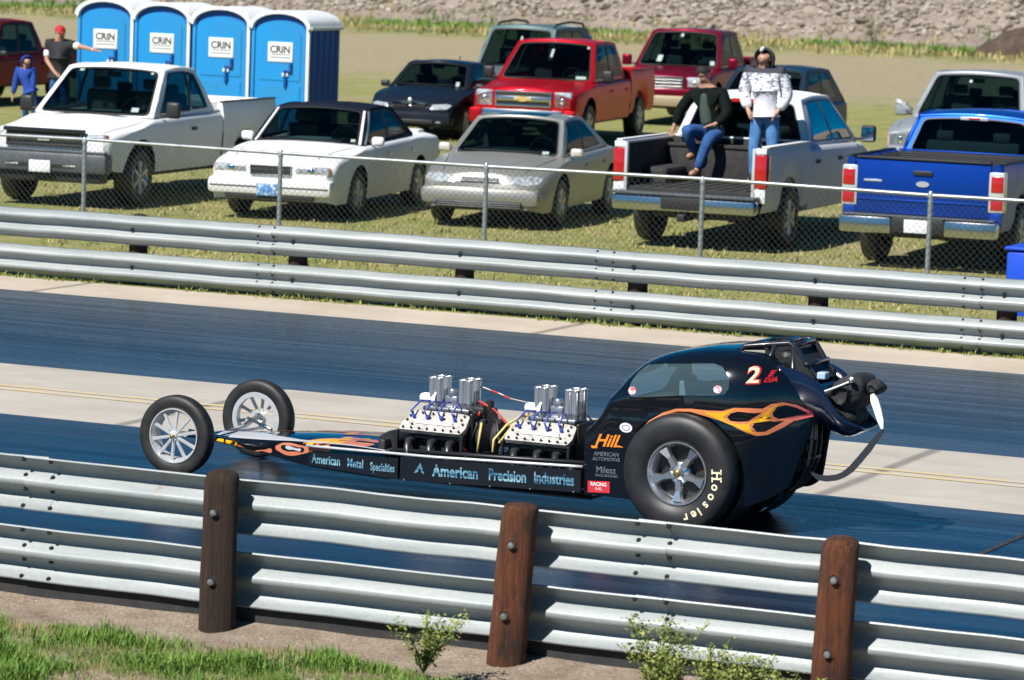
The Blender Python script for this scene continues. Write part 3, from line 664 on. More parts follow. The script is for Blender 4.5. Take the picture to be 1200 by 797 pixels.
# flames and lettering on the body
fm, fnt, fb, fv = newmat('flame_edge_paint', .25)
sx_ = fnt.nodes.new('ShaderNodeSeparateXYZ'); fnt.links.new(fv, sx_.inputs[0]); mr = fnt.nodes.new('ShaderNodeMapRange'); mr.inputs[1].default_value = -.4; mr.inputs[2].default_value = .95; fnt.links.new(sx_.outputs['X'], mr.inputs[0])
fnt.links.new(ramp(fnt, mr.outputs[0], [(0, (.62, .20, .09)), (.45, (.70, .24, .08)), (.75, (.75, .22, .10)), (.9, (.60, .06, .14)), (1, (.5, .04, .16))]), fb.inputs['Base Color'])
M['flame_edge'] = fm; fb.inputs['Coat Weight'].default_value = .5
M['flame_yellow'] = mat('flame_yellow_paint', (.82, .42, .012), .25, 0, .5)
FLO = [(-0.377, 0.345), (-0.38, 0.431), (-0.357, 0.54), (-0.303, 0.631), (-0.226, 0.712), (-0.133, 0.772), (-0.041, 0.805), (0.063, 0.815), (0.186, 0.814), (0.287, 0.819), (0.36, 0.845), (0.448, 0.847), (0.524, 0.844), (0.567, 0.874), (0.62, 0.883), (0.684, 0.863), (0.736, 0.827), (0.804, 0.795), (0.737, 0.776), (0.674, 0.757), (0.625, 0.715), (0.559, 0.673), (0.501, 0.666), (0.437, 0.691), (0.356, 0.729), (0.27, 0.757), (0.168, 0.776), (0.064, 0.794), (-0.029, 0.789), (-0.122, 0.756), (-0.208, 0.698), (-0.285, 0.618), (-0.335, 0.532), (-0.361, 0.429), (-0.364, 0.346)]
H1 = [(0.319, 0.78), (0.344, 0.808), (0.388, 0.822), (0.481, 0.815), (0.525, 0.819), (0.489, 0.791), (0.451, 0.76), (0.391, 0.754), (0.342, 0.758)]
H2 = [(0.574, 0.813), (0.595, 0.854), (0.633, 0.865), (0.685, 0.844), (0.739, 0.806), (0.686, 0.791), (0.648, 0.782), (0.604, 0.773), (0.581, 0.79)]
H3 = [(0.476, 0.724), (0.486, 0.753), (0.527, 0.768), (0.584, 0.759), (0.63, 0.76), (0.592, 0.728), (0.544, 0.692), (0.503, 0.692)]
YEL = [(0.146, 0.799), (0.268, 0.804), (0.343, 0.827), (0.379, 0.834), (0.331, 0.811), (0.296, 0.778), (0.324, 0.748), (0.391, 0.738), (0.452, 0.745), (0.497, 0.779), (0.54, 0.817), (0.588, 0.865), (0.62, 0.877), (0.586, 0.85), (0.56, 0.813), (0.573, 0.779), (0.604, 0.76), (0.57, 0.765), (0.524, 0.779), (0.479, 0.766), (0.462, 0.73), (0.474, 0.7), (0.497, 0.677), (0.453, 0.692), (0.365, 0.729), (0.27, 0.761)]
flv = curve_mesh([FLO, H1, H2, H3], dense=.03); yv = curve_mesh([YEL], dense=.03)
for pl_ in (sideN, sideF):
    lay('flame', flv, body_bvh, pl_, fm, DR, off=.003); lay('flame', yv, body_bvh, pl_, M['flame_yellow'], DR, off=.005)
def decal_text(name, s, size, at, m, off=.004, sx=1.0, rot=.055, bold=0.0, shear=0.0, align='CENTER', y=None, parent=DR, bvh=body_bvh, dense=.05):
    v, f = text_mesh(s, size, dense, align, bold, shear, sx); ca, sa = math.cos(rot), math.sin(rot)
    v = [(at[0] + a * ca - b * sa, at[1] + a * sa + b * ca) for a, b in v]
    if y is not None:
        yy = y if callable(y) else (lambda x: y); return mesh_obj(name, [(a, yy(a), b) for a, b in v], f, m, parent)
    return lay(name, (v, f), bvh, sideN, m, parent, off=off)
M['orange'] = mat('orange_paint', (.80, .25, .02), .4); M['grey_letter'] = mat('grey_lettering', (.16, .19, .22), .5); M['redp'] = mat('red_paint', (.5, .015, .02), .4)
decal_text('race_number', '2', .145, (.455, 1.052), M['redp'], bold=.008, sx=1.05, off=.003)
decal_text('race_number', '2', .140, (.452, 1.054), mat('number_gold', (.78, .62, .42), .5), bold=.003, sx=1.05, off=.005)
decal_text('class_letter', 'E', .05, (.538, 1.066), M['redp'], bold=.002, shear=.3); decal_text('class_letter', 'D/A', .038, (.545, 1.028), M['redp'], bold=.002, shear=.3)
ov = curve_mesh([[(-.398 + .048 * math.cos(t * PI / 12), .647 + .032 * math.sin(t * PI / 12)) for t in range(24)]]); lay('sticker', ov, body_bvh, sideN, mat('sticker_pale', (.72, .70, .80), .5), DR, off=.003)
ov = curve_mesh([[(-.398 + .032 * math.cos(t * PI / 12), .647 + .019 * math.sin(t * PI / 12)) for t in range(24)], [(-.398 + .026 * math.cos(t * PI / 12), .647 + .014 * math.sin(t * PI / 12)) for t in range(24)]]); lay('sticker', ov, body_bvh, sideN, mat('sticker_violet', (.2, .18, .4), .5), DR, off=.0045)
decal_text('lettering', 'Hill', .115, (-.555, .54), M['orange'], bold=.0025, shear=.45, sx=1.1)
for pts in ([(-.665, .500), (-.660, .482), (-.615, .486), (-.615, .500)], [(-.475, .520), (-.44, .522), (-.41, .512), (-.475, .510)]): lay('lettering', curve_mesh([pts]), body_bvh, sideN, M['orange'], DR, off=.004)
decal_text('lettering', 'AMERICAN', .040, (-.545, .452), M['grey_letter'], shear=.2); decal_text('lettering', 'AUTOMOTIVE', .034, (-.545, .418), M['grey_letter'], shear=.2)
decal_text('lettering', 'Milesz', .062, (-.545, .345), M['grey_letter']); decal_text('lettering', 'RACE ENGINES', .026, (-.54, .308), M['grey_letter'])
st = curve_mesh([[(-.688, .180), (-.515, .194), (-.515, .272), (-.688, .258)]]); lay('sticker', st, body_bvh, sideN, mat('sticker_red', (.62, .035, .05), .45), DR, off=.004)
decal_text('sticker_text', 'RACING', .034, (-.602, .243), M['white'], off=.006, bold=.001); decal_text('sticker_text', 'FUEL', .026, (-.602, .212), M['white'], off=.006)
for (a, b, c1) in ((-.372, .893, (.55, .10, .12)), (.241, .955, (.55, .15, .2))):
    q = curve_mesh([[(a + .03 * math.cos(t * PI / 6), b + .026 * math.sin(t * PI / 6)) for t in range(12)]]); lay('sticker', q, body_bvh, sideN, mat('pane_sticker', c1, .5, noise=(40, (.8, .75, .8), .45, .55)), DR, off=-.006)
# roll cage and opening
cg = MB()
for s in (-1, 1):
    cg.tube([(.23, s * .28, 1.14), (.29, s * .26, 1.215), (.45, s * .20, 1.235), (.57, s * .18, 1.250), (.62, s * .18, 1.22), (.70, s * .17, 1.11), (.76, s * .16, 1.01)], .019, 8)
    cg.tube([(.48, s * .20, 1.235), (.44, s * .24, 1.10), (.40, s * .28, .6)], .019, 8); cg.tube([(.60, s * .18, 1.235), (.62, s * .22, .95), (.6, s * .25, .5)], .019, 8)
cg.tube([(.50, -.19, 1.242), (.50, .19, 1.242)], .019, 8); cg.tube([(.60, -.18, 1.24), (.60, .18, 1.24)], .019, 8); cg.tube([(.29, -.26, 1.215), (.29, .26, 1.215)], .019, 8); cg.tube([(.70, -.2, 1.12), (.70, .2, 1.12)], .019, 8)
cg.build('roll_cage', mat('cage_tube', (.02, .022, .03), .25, .2, .6), DR, smooth=True)
mb = MB(); mb.box((.50, -.2, 1.0), (.60, .2, 1.2), .04); mb.build('head_pad', M['black'], DR, smooth=False)
for y_ in (-.2, .17): mb = MB(); mb.prism([(.60, 1.225), (.76, 1.04), (.76, 1.0), (.60, 1.0)], y_, y_ + .03); mb.build('cage_gusset', M['black'], DR)
MB().prism([(.26, 1.16), (.32, 1.20), (.60, 1.225), (.70, 1.10), (.76, 1.02), (.60, .9), (.26, .9)], .175, .19).build('cockpit_side', M['black'], DR)
MB().prism([(.60, 1.205), (.70, 1.10), (.77, 1.02), (.60, .98)], -.16, .17).build('head_fairing', M['black'], DR)
# tail scoop
tb = pchip([(.55, .72), (.70, .735), (.81, .70), (.95, .655), (1.09, .715)]); tt = pchip([(.55, 1.12), (.73, 1.07), (.82, 1.02), (.88, .93), (.98, .80), (1.09, .735)]); tw = pchip([(.55, .34), (.68, .29), (.8, .27), (.95, .24), (1.09, .15)])
V = []; F = []; n = 15
for i in range(16):
    x = .55 + .54 * i / 15
    for j in range(n):
        a = PI * j / (n - 1); V.append((x, -tw(x) * math.cos(a) * (1 if True else 0), tt(x) - (tt(x) - tb(x)) * math.sin(a) ** .8))
for i in range(15):
    for j in range(n - 1): F.append((i * n + j, (i + 1) * n + j, (i + 1) * n + j + 1, i * n + j + 1))
tl = mesh_obj('tail_scoop', V, F, mat('tail_blue_black', (.006, .012, .035), .14, 0, 1.0), DR, smooth=True); md = tl.modifiers.new('s', 'SOLIDIFY'); md.thickness = .012; md.offset = 0
mb = MB(); mb.prism([(.50, 1.02), (.72, 1.02), (.80, .98), (.86, .92), (.60, .90)], -.15, .15); mb.build('rear_deck', M['black_gloss'], DR)
mb = MB(); mb.box((.80, -.26, 1.04), (.86, -.18, 1.085), .008); mb.build('tail_patch', mat('pale_blue_patch', (.35, .5, .65), .5), DR)
# parachute pack
def lump(name, prof, y0, y1, m, parent, seed, taper=.25):
    rr = random.Random(seed); c = Vector((sum(p[0] for p in prof) / len(prof), sum(p[1] for p in prof) / len(prof))); V = []; F = []; n = len(prof); L = 9
    for i in range(L):
        t = i / (L - 1); s = (1 - (2 * t - 1) ** 4 * taper - (0.35 if i in (0, L - 1) else 0))
        for p in prof: V.append((c.x + (p[0] - c.x) * s + rr.uniform(-.007, .007), y0 + (y1 - y0) * t, c.y + (p[1] - c.y) * s + rr.uniform(-.007, .007)))
    for i in range(L - 1):
        for j in range(n): F.append((i * n + j, i * n + (j + 1) % n, (i + 1) * n + (j + 1) % n, (i + 1) * n + j))
    F.append(tuple(range(n))); F.append(tuple((L - 1) * n + j for j in range(n)))
    o = mesh_obj(name, V, F, m, parent, smooth=True); s = o.modifiers.new('b', 'SUBSURF'); s.levels = s.render_levels = 1; return o
M['canvas'] = mat('black_canvas', (.013, .013, .016), .8, noise=(12, (.045, .045, .05), .4, .7), bump=(18, .9, .02))
pk = lump('parachute_pack', [(0.788, 0.935), (.82, .975), (0.865, 1.012), (0.953, 1.069), (1.033, 1.081), (1.075, 1.058), (1.10, .99), (1.08, .90), (1.05, 0.855), (0.985, 0.80), (0.912, 0.80), (0.85, 0.85), (0.80, 0.90)], -.22, .20, M['canvas'], DR, 4)
lump('parachute_bag', [(.80, .93), (.90, .90), (1.00, .86), (1.05, .80), (1.04, .73), (.96, .70), (.86, .72), (.78, .80)], -.19, .19, M['canvas'], DR, 6)
lump('pilot_chute', [(1.08, 1.045), (1.13, 1.04), (1.175, 1.012), (1.188, .98), (1.16, .95), (1.11, .935), (1.08, .96)], -.12, .08, M['canvas'], pk, 9)
mb = MB(); mb.tube([(.79, -.215, .945), (.86, -.228, .965), (.95, -.228, 1.005), (1.03, -.20, 1.045)], .006, 6); mb.build('cord', M['paper'], pk)
mb = MB(); mb.lathe([(.0, -.01), (.02, 0), (.02, .02)], 8, 'Y', (1.03, -.235, 1.05)); mb.build('grommet', M['alloy'], pk)
def ribbon(name, pts, w_, m, parent, th=.006):
    mb = MB(); P = [Vector(p) for p in pts]; V = []; F = []
    for i, p in enumerate(P):
        t = (P[min(i + 1, len(P) - 1)] - P[max(i - 1, 0)]).normalized(); n_ = Vector((0, 1, 0)); s = t.cross(n_).normalized()
        for a, b_ in ((-1, -1), (1, -1), (1, 1), (-1, 1)): V.append(p + s * a * w_[i] + n_ * b_ * th)
    for i in range(len(P) - 1):
        for j in range(4): F.append((i * 4 + j, i * 4 + (j + 1) % 4, (i + 1) * 4 + (j + 1) % 4, (i + 1) * 4 + j))
    F.append((0, 1, 2, 3)); F.append(tuple((len(P) - 1) * 4 + j for j in (3, 2, 1, 0))); mb.add(V, F); return mb.build(name, m, parent, angle=40)
ribbon('white_tether', [(1.135, -.11, .955), (1.155, -.12, .92), (1.18, -.12, .86), (1.205, -.12, .79), (1.220, -.12, .735)], [.012, .026, .026, .022, .008], M['paper'], DR)
ribbon('tether_strap', [(1.224, -.12, .730), (1.18, -.12, .665), (1.131, -.12, .594), (1.07, -.12, .515), (1.017, -.12, .450), (.965, -.12, .408), (.919, -.12, .386), (.85, -.12, .372), (.79, -.12, .374), (.75, -.13, .40), (.71, -.14, .445)], [.008, .018, .022, .022, .022, .02, .02, .02, .018, .008, .006], mat('strap_grey', (.016, .022, .032), .8), DR)
# rear frame
rf = MB()
for y in (-.17, -.09, .0):
    rf.tube([(.745, y, .76), (.75, y, .60), (.735, y, .48), (.69, y, .36), (.63, y, .29), (.57, y, .26)], .013, 7); rf.tube([(.70, y, .74), (.69, y, .60), (.67, y, .46), (.60, y, .34)], .011, 7)
    for z in (.7, .6, .5): rf.tube([(.68, y, z), (.745, y, z)], .010, 6)
for z in (.74, .5, .30): rf.tube([(.74 if z > .4 else .63, -.18, z), (.74 if z > .4 else .63, .02, z)], .013, 7)
rf.build('rear_frame', M['steel_dark'], DR, smooth=True)
mb = MB(); mb.box((.71, -.19, .62), (.77, -.10, .78), .02); mb.build('mud_flap', M['black'], DR)
# rear wheels (slicks) : polished five spoke
def slick(y, s, proto=None):
    w_, rm, o = wheel_parts(.392, .30, .212, DR, (0.02, y, .392), 'slick', 'mag', s)
    rm.build('rim', M['mag'], w_, angle=40)
    sp_ = MB()
    for k in range(5): a = R(-90 + 72 * k); spoke(sp_, .05, .12, .030, .020, o - s * .045, o - s * .05, a, -s * .03); spoke(sp_, .12, .185, .020, .042, o - s * .05, o - s * .03, a, -s * .03)
    sp_.lathe([(.0, o + s * .0), (.03, o), (.045, o - s * .02), (.072, o - s * .04), (.075, o - s * .08)], 24)
    sp_.build('spokes', M['mag'], w_, angle=30)
    mb = MB(); mb.lathe([(.001, o - s * .09), (.19, o - s * .09)], 32); mb.build('brake_disc', M['black'], w_)
    mb = MB(); mb.lathe([(.001, o + s * .012), (.02, o + s * .01), (.028, o)], 16); mb.build('hub_cap', mat('hub_bronze', (.25, .18, .06), .4, .6), w_, smooth=True)
    for nm, k in (('Hoosier', 0),):
        ang = 3.0; r_ = .292
        for ch, adv in zip('Hoosier', (15.5, 13.5, 13, 12.5, 8.5, 12.5, 10)):
            v, f = text_mesh(ch, .082, .05, 'CENTER', .0022, 0, 1.0); a = R(ang); rad = Vector((math.cos(a), math.sin(a))); tan = Vector((math.sin(a), -math.cos(a)))
            if s > 0: tan = -tan
            if ch == 'H':   # slab serifs
                k0 = len(v)
                for (cx_, cy_) in ((-.025, .031), (.025, .031), (-.025, -.031), (.025, -.031)):
                    v += [(cx_ - .017, cy_ - .005), (cx_ + .017, cy_ - .005), (cx_ + .017, cy_ + .005), (cx_ - .017, cy_ + .005)]; f += [[k0, k0 + 1, k0 + 2, k0 + 3]]; k0 += 4
            P = [rad * (r_ + b) + tan * aa for aa, b in v]
            mesh_obj('letter', [(p.x, s * (.1515 + .0), p.y) for p in P], f, M['cream'], w_); ang -= adv
    return w_
slick(-.56, -1); slick(.56, 1)
# front wheels: spindle mount, twelve slim spokes
def front(y, s):
    w_, rm, o = wheel_parts(.283, .115, .195, DR, (-3.83, y, .283), 'tyre', 'spoke', s, steer=0)
    rm.build('rim', M['alu'], w_, angle=40)
    sp_ = MB()
    for k in range(10): spoke(sp_, .022, .178, .011, .013, o - s * .012, o - s * .018, R(36 * k + 12), -s * .012)
    sp_.lathe([(.0, o + s * .02), (.022, o + s * .015), (.034, o), (.04, o - s * .05)], 20); sp_.build('spokes', M['alu'], w_, angle=40)
    mb = MB(); mb.lathe([(.0, o + s * .034), (.016, o + s * .03), (.018, o + s * .01)], 14); mb.build('hub_cap', mat('hub_gold', (.35, .26, .10), .35, .6), w_, smooth=True)
front(-.575, -1); front(.575, 1)
ax = MB(); ax.tube([(-3.83, -.50, .283), (-3.80, -.3, .25), (-3.78, 0, .24), (-3.80, .3, .25), (-3.83, .50, .283)], .019, 8); ax.tube([(-3.70, -.42, .24), (-3.66, -.15, .26), (-3.66, .15, .26), (-3.70, .42, .24)], .011, 7)
ax.tube([(-3.83, .42, .30), (-3.5, .18, .27)], .012, 7); ax.tube([(-3.83, -.42, .30), (-3.5, -.18, .22)], .012, 7); ax.build('front_axle', M['chrome_soft'], DR, smooth=True)
# nose
NW = pchip([(-3.86, .15), (-3.6, .21), (-3.0, .345), (-2.3, .455), (-2.12, .47)]); NT = pchip([(-3.86, .245), (-3.5, .272), (-3.0, .312), (-2.5, .332), (-2.12, .325)]); NB = pchip([(-3.86, .205), (-3.6, .185), (-3.2, .15), (-2.9, .12), (-2.12, .10)])
V = []; F = []; n = 17
for i in range(36):
    x = -3.86 + 1.62 * i / 35; w_, t_, b_ = NW(x), NT(x), NB(x); e = t_ - .035
    prof = [(-w_ * .9, b_), (-w_ * .985, b_ + .01), (-w_, (b_ + e) / 2), (-w_, e - .012), (-w_ * .98, e), (-w_ * .9, e + .010), (-w_ * .7, t_ - .012), (-w_ * .35, t_ - .003), (0, t_)]
    prof = prof + [(-y, z) for y, z in reversed(prof[:-1])]; V += [(x, y, z) for y, z in prof]
for i in range(35):
    for j in range(n - 1): F.append((i * n + j, i * n + j + 1, (i + 1) * n + j + 1, (i + 1) * n + j))
F.append(tuple(range(n))); F.append(tuple(35 * n + j for j in range(n)))
ns = mesh_obj('nose_body', V, F, BG, DR, smooth=True); bm = bmesh.new(); bm.from_mesh(ns.data); bmesh.ops.recalc_face_normals(bm, faces=bm.faces); bm.to_mesh(ns.data); bm.free(); ns.data.set_sharp_from_angle(angle=R(50)); nbv = bvh_of(ns)
M['violet'] = mat('flame_violet', (.22, .05, .28), .3, 0, .5); M['nose_silver'] = mat('nose_silver_tone', (.72, .73, .76), .3, .35, .6)
top = lambda a, b: ((a, b, 2), (0, 0, -1))
def tongue(pts, m, pl_, off=.003): lay('flame', curve_mesh([pts], smooth=True, dense=.03), nbv, pl_, m, ns, off=off)
def swirl(x0, y0, L, w_, s=1, curl=.35):
    """a flame lick: bulb at the front, thin wavy tail"""
    return [(x0, y0), (x0 + L * .06, y0 + w_ * .9), (x0 + L * .22, y0 + w_), (x0 + L * .40, y0 + w_ * .35), (x0 + L * .62, y0 + w_ * .75 * curl * 2), (x0 + L, y0 + w_ * curl), (x0 + L * .66, y0 + w_ * .1), (x0 + L * .42, y0 - w_ * .25), (x0 + L * .22, y0 - w_ * .7), (x0 + L * .06, y0 - w_ * .7)]
for (x0, y0, L, w_) in ((-3.60, .10, .85, .03), (-3.12, .16, .70, .04), (-2.80, -.02, .50, .04), (-2.95, .28, .5, .03), (-2.72, -.20, .40, .045)):
    tongue(swirl(x0 - .02, y0, L * 1.06, w_ * 1.35), fm if x0 < -3 else M['violet'], top, .003); tongue(swirl(x0, y0, L * .55, w_ * .85), M['flame_yellow'], top, .005)
M['flame_pink'] = mat('flame_pink', (.58, .19, .10), .3, 0, .5)
RO_ = [(-3.19, 0.225), (-3.157, 0.252), (-3.104, 0.268), (-2.958, 0.266), (-2.86, .262), (-2.70, .272), (-2.832, 0.245), (-2.938, 0.210), (-3.064, 0.182), (-3.147, 0.198)]; RI_ = [(-3.14, 0.235), (-3.085, 0.253), (-2.994, 0.250), (-2.93, 0.240), (-3.029, 0.215), (-3.102, 0.212)]
lay('flame', curve_mesh([RO_, RI_], smooth=True), nbv, sideN, M['flame_pink'], ns, off=.003); lay('flame', curve_mesh([[(-3.10, .240), (-3.0, .240), (-2.96, .235), (-3.03, .228), (-3.09, .228)]], smooth=True), nbv, sideN, M['nose_silver'], ns, off=.003)
lay('flame', curve_mesh([[(-3.73, .222), (-3.62, .228), (-3.55, .222), (-3.57, .185), (-3.64, .190), (-3.74, .200)]], smooth=True), nbv, sideN, M['flame_yellow'], ns, off=.004)
lay('flame', curve_mesh([[(-3.56, .188), (-3.42, .176), (-3.30, .195), (-3.22, .200), (-3.32, .184), (-3.42, .165), (-3.54, .176)]], smooth=True), nbv, sideN, M['flame_pink'], ns, off=.003)
tongue([(-2.92, -.34), (-2.85, -.27), (-2.72, -.24), (-2.60, -.27), (-2.70, -.30), (-2.62, -.34), (-2.76, -.345)], M['flame_yellow'], top, .005); tongue([(-2.95, -.35), (-2.86, -.25), (-2.72, -.21), (-2.40, -.24), (-2.58, -.27), (-2.40, -.33), (-2.74, -.36)], M['flame_pink'], top, .003)
lay('silver_glint_strip', curve_mesh([[(-3.84, -.135), (-3.6, -.19), (-3.2, -.29), (-2.7, -.378), (-2.25, -.44), (-2.25, -.428), (-2.7, -.362), (-3.0, -.29), (-3.2, -.21), (-3.5, -.03), (-3.84, -.0)]], dense=.05), nbv, top, M['nose_silver'], ns, off=.0065)  # sun glint on the black nose put into colour, merged with the silver strip
# side panels with lettering
def ypan(x): return -(NW(x) + .022) if x < -2.2 else -(NW(-2.2) + .022 + (.545 - NW(-2.2) - .022) * min(1, (x + 2.2) / .35))
for s in (1, -1):
    for (x0, x1, z0, z1, zz0, zz1) in ((-2.88, -2.125, .140, .235, .125, .270), (-2.105, -.73, .128, .287, .178, .325)):
        V = []; F = []; N = 14
        for i in range(N + 1):
            x = x0 + (x1 - x0) * i / N; t = i / N; y = ypan(x) * s; a = z0 + (zz0 - z0) * t; b = z1 + (zz1 - z1) * t
            V += [(x, y, a), (x, y, b), (x, y + .01 * s, b), (x, y + .01 * s, a)]
        for i in range(N):
            for j in range(4): F.append((i * 4 + j, i * 4 + (j + 1) % 4, i * 4 + 4 + (j + 1) % 4, i * 4 + 4 + j))
        F.append((0, 1, 2, 3)); F.append(tuple(N * 4 + j for j in range(4)))
        MB().add(V, F).build('side_panel', mat('panel_black', (.008, .010, .014), .3, 0, .3), DR, angle=30)
    st = MB(); st.tube([(x, ypan(x) * s, .262 + (x + 2.88) * .0355 + .012) for x in [-2.9 + 2.18 * i / 20 for i in range(21)]], .011, 6); st.build('trim_strip', M['alu'], DR, smooth=True)
lm, lnt, lb, lv = newmat('lettering_cyan', .4); q = lnt.nodes.new('ShaderNodeSeparateXYZ'); lnt.links.new(lv, q.inputs[0])
lnt.links.new(ramp(lnt, noise(lnt, mapping(lnt, lv, (3, 3, 40)), 1.0, 3), [(.38, (.012, .09, .18)), (.62, (.26, .48, .58))]), lb.inputs['Base Color'])
yp = lambda x: ypan(x) - .0035
decal_text('lettering', 'American', .088, (-2.725, .190), lm, y=yp, rot=.02, bold=.0018, sx=.72); decal_text('lettering', 'Metal', .088, (-2.475, .193), lm, y=yp, rot=.02, bold=.0018, sx=.70); decal_text('lettering', 'Specialties', .078, (-2.25, .192), lm, y=yp, rot=.03, bold=.0015, sx=.62)
decal_text('lettering', 'American', .108, (-1.66, .222), lm, y=yp, rot=.03, bold=.003, sx=.82); decal_text('lettering', 'Precision', .108, (-1.27, .234), lm, y=yp, rot=.03, bold=.003, sx=.71); decal_text('lettering', 'Industries', .108, (-.925, .247), lm, y=yp, rot=.03, bold=.003, sx=.70)
mb = MB(); mb.v = [Vector((a, yp(a), b)) for a, b in ((-1.985, .185), (-1.90, .188), (-1.935, .262), (-1.955, .195), (-1.925, .196), (-1.937, .232))]; mb.f = [(0, 3, 5, 2), (4, 1, 2, 5)]; mb.build('logo_triangle', lm, DR, recalc=False)
bo_ = MB()
for x in (-2.07, -1.7, -1.4, -1.1, -.78): bo_.lathe([(.0, -.004), (.006, -.003), (.006, 0)], 8, 'Y', (x, ypan(x), .13 + (x + 2.07) * .036))
bo_.build('fastener', M['alloy'], DR)
# frame rails and belly pan
rl = MB()
for s in (-1, 1):
    rl.tube([(-3.6, s * .12, .22), (-2.9, s * .28, .15), (-2.1, s * .42, .13), (-.7, s * .44, .16)], .02, 8)
    rl.tube([(-2.3, s * .36, .30), (-1.5, s * .40, .33), (-.7, s * .42, .36)], .016, 8)
for x in (-2.24, -1.66, -1.5, -.86): rl.tube([(x, -.44, .30), (x, .44, .30)], .016, 8)
rl.build('frame_rails', M['steel_dark'], DR, smooth=True)
mb = MB(); mb.box((-2.3, -.46, .118), (-.7, .46, .13)); mb.build('belly_pan', M['black'], DR)
mb = MB(); mb.box((-2.33, -.42, .14), (-2.27, .42, .38), .02); mb.lathe([(.001, -.33), (.07, -.33), (.08, -.26), (.08, .2)], 20, 'Y', (-2.30, 0, .34)); mb.build('fuel_tank', M['black'], DR, angle=40)
# engines
def engine(x0):
    e = empty('engine', (x0, 0, 0), 0, DR)
    mb = MB(); mb.box((.02, -.22, .20), (.46, .22, .44), .02); mb.box((.05, -.12, .42), (.43, .12, .56), .02); mb.box((.08, -.14, .13), (.40, .14, .22), .02); mb.build('engine_block', M['black'], e, angle=40)
    for s in (-1, 1):
        h = MB(); q = Matrix.Translation((.24, s * .245, .49)) @ Matrix.Rotation(s * -R(40), 4, 'X') @ Matrix.Rotation(0, 4, 'Z')
        # plate in local xz: x length, 'u' slope
        out = [(-.245, -.085), (.225, -.085), (.245, -.03), (.235, .09), (.16, .105), (-.16, .105), (-.215, .09), (-.245, -.03)]
        h2 = MB().prism(round_poly(out, .015, 2), -.016, .016, plane='XY'); h2.v = [q @ v for v in h2.v]
        rib = MB(); rib.box((-.14, -.022, .016), (.14, .012, .026), .006, 0, q); rib.box((-.20, -.06, .016), (.20, -.052, .022), .002, 0, q); 
        for (a, b) in [(-.215 + .061 * k, -.068) for k in range(8)] + [(-.2 + .08 * k, .075) for k in range(6)] + [(-.21, 0), (.215, 0), (-.16, -.035), (.16, -.035), (-.05, .035), (.06, .035), (-.2, .04), (.19, .04)]:
            t_ = MB(); t_.lathe([(.0, .030), (.0085, .030), (.0085, .015)], 7, 'Z', (a, b, 0)); h2.add([q @ v for v in t_.v], t_.f, 1)
        hd = h2.build('cylinder_head', [M['head_cast'], M['steel_dark']], e, angle=30); rib.build('head_rib', M['alu'], hd)
        pw = MB()
        for k in range(4):
            a = -.17 + .105 * k; P0 = q @ Vector((a, .03, .02)); pw.tube([P0, P0 + Vector((-.012, s * .03, .05)), Vector((.24 + a * .9 - .02, s * .13, .63)), Vector((.24 + a * .6, s * .06, .625))], .0065, 6)
            t_ = MB(); t_.lathe([(.0, .045), (.012, .045), (.012, .016)], 7, 'Z', (a, .03, 0)); pw.add([q @ v for v in t_.v], t_.f)
        pw.build('spark_plug_lead', M['leads'], e, smooth=True)
        ex = MB()
        for a in (.07, .24, .38): ex.tube([(a, s * .22, .36), (a, s * .31, .37), (a + .015, s * .36, .33), (a + .03, s * .37, .27)], [.028, .028, .024, .022], 10)
        ex.box((.02, s * .24 - .02, .385), (.46, s * .24 + .02, .405), .004); ex.build('exhaust_header', M['header'], e, smooth=False, angle=50)
    mf = MB(); mf.box((.06, -.10, .56), (.42, .10, .59), .01)
    for a in (.118, .173, .348, .403):
        for y in (-.06, .06): mf.lathe([(.027, .58), (.027, .63), (.024, .63)], 14, 'Z', (a, y, 0))
    mf.box((.20, -.045, .585), (.30, .045, .67), .015); mf.lathe([(.001, .72), (.03, .715), (.04, .69), (.035, .66)], 14, 'Z', (.25, -.01, 0)); mf.build('intake_manifold', M['alloy'], e, angle=40)
    for a in (.118, .173, .348, .403):
        for y in (-.06, .06):
            s_ = MB(); s_.lathe([(.025, .625), (.025, .775), (.0275, .790), (.0305, .793), (.029, .787), (.023, .772), (.023, .63)], 20, 'Z', (a, y, 0)); s_.build('velocity_stack', M['stack'], e, smooth=True)
    ds = MB(); ds.lathe([(.0, -.03), (.03, -.028), (.038, 0), (.036, .06), (.05, .10)], 16, 'X', (.055, -.05, .64)); ds.build('distributor', M['white'], e, smooth=True)
    for (a, y) in ((-.01, -.33), (.485, -.33), (-.01, .33), (.485, .33)): fb_ = MB(); fb_.box((a - .009, y - .012, .22), (a + .009, y + .012, .44), .002); fb_.build('engine_mount', M['steel_dark'], e)
    fb_ = MB(); fb_.box((.47, -.2, .30), (.50, .2, .58), .01); fb_.build('timing_cover', M['steel_dark'], e)
    return e
M['head_cast'] = mat('head_cast', (.56, .55, .52), .5, .3, noise=(16, (.30, .28, .25), .42, .66), bump=(70, .35, .003))
M['leads'] = mat('blue_leads', (.03, .06, .42), .4); M['header'] = mat('header_steel', (.07, .072, .078), .4, .7)
e1 = engine(-2.215); e2 = copy_tree(e1, DR); e2.location.x = -1.41
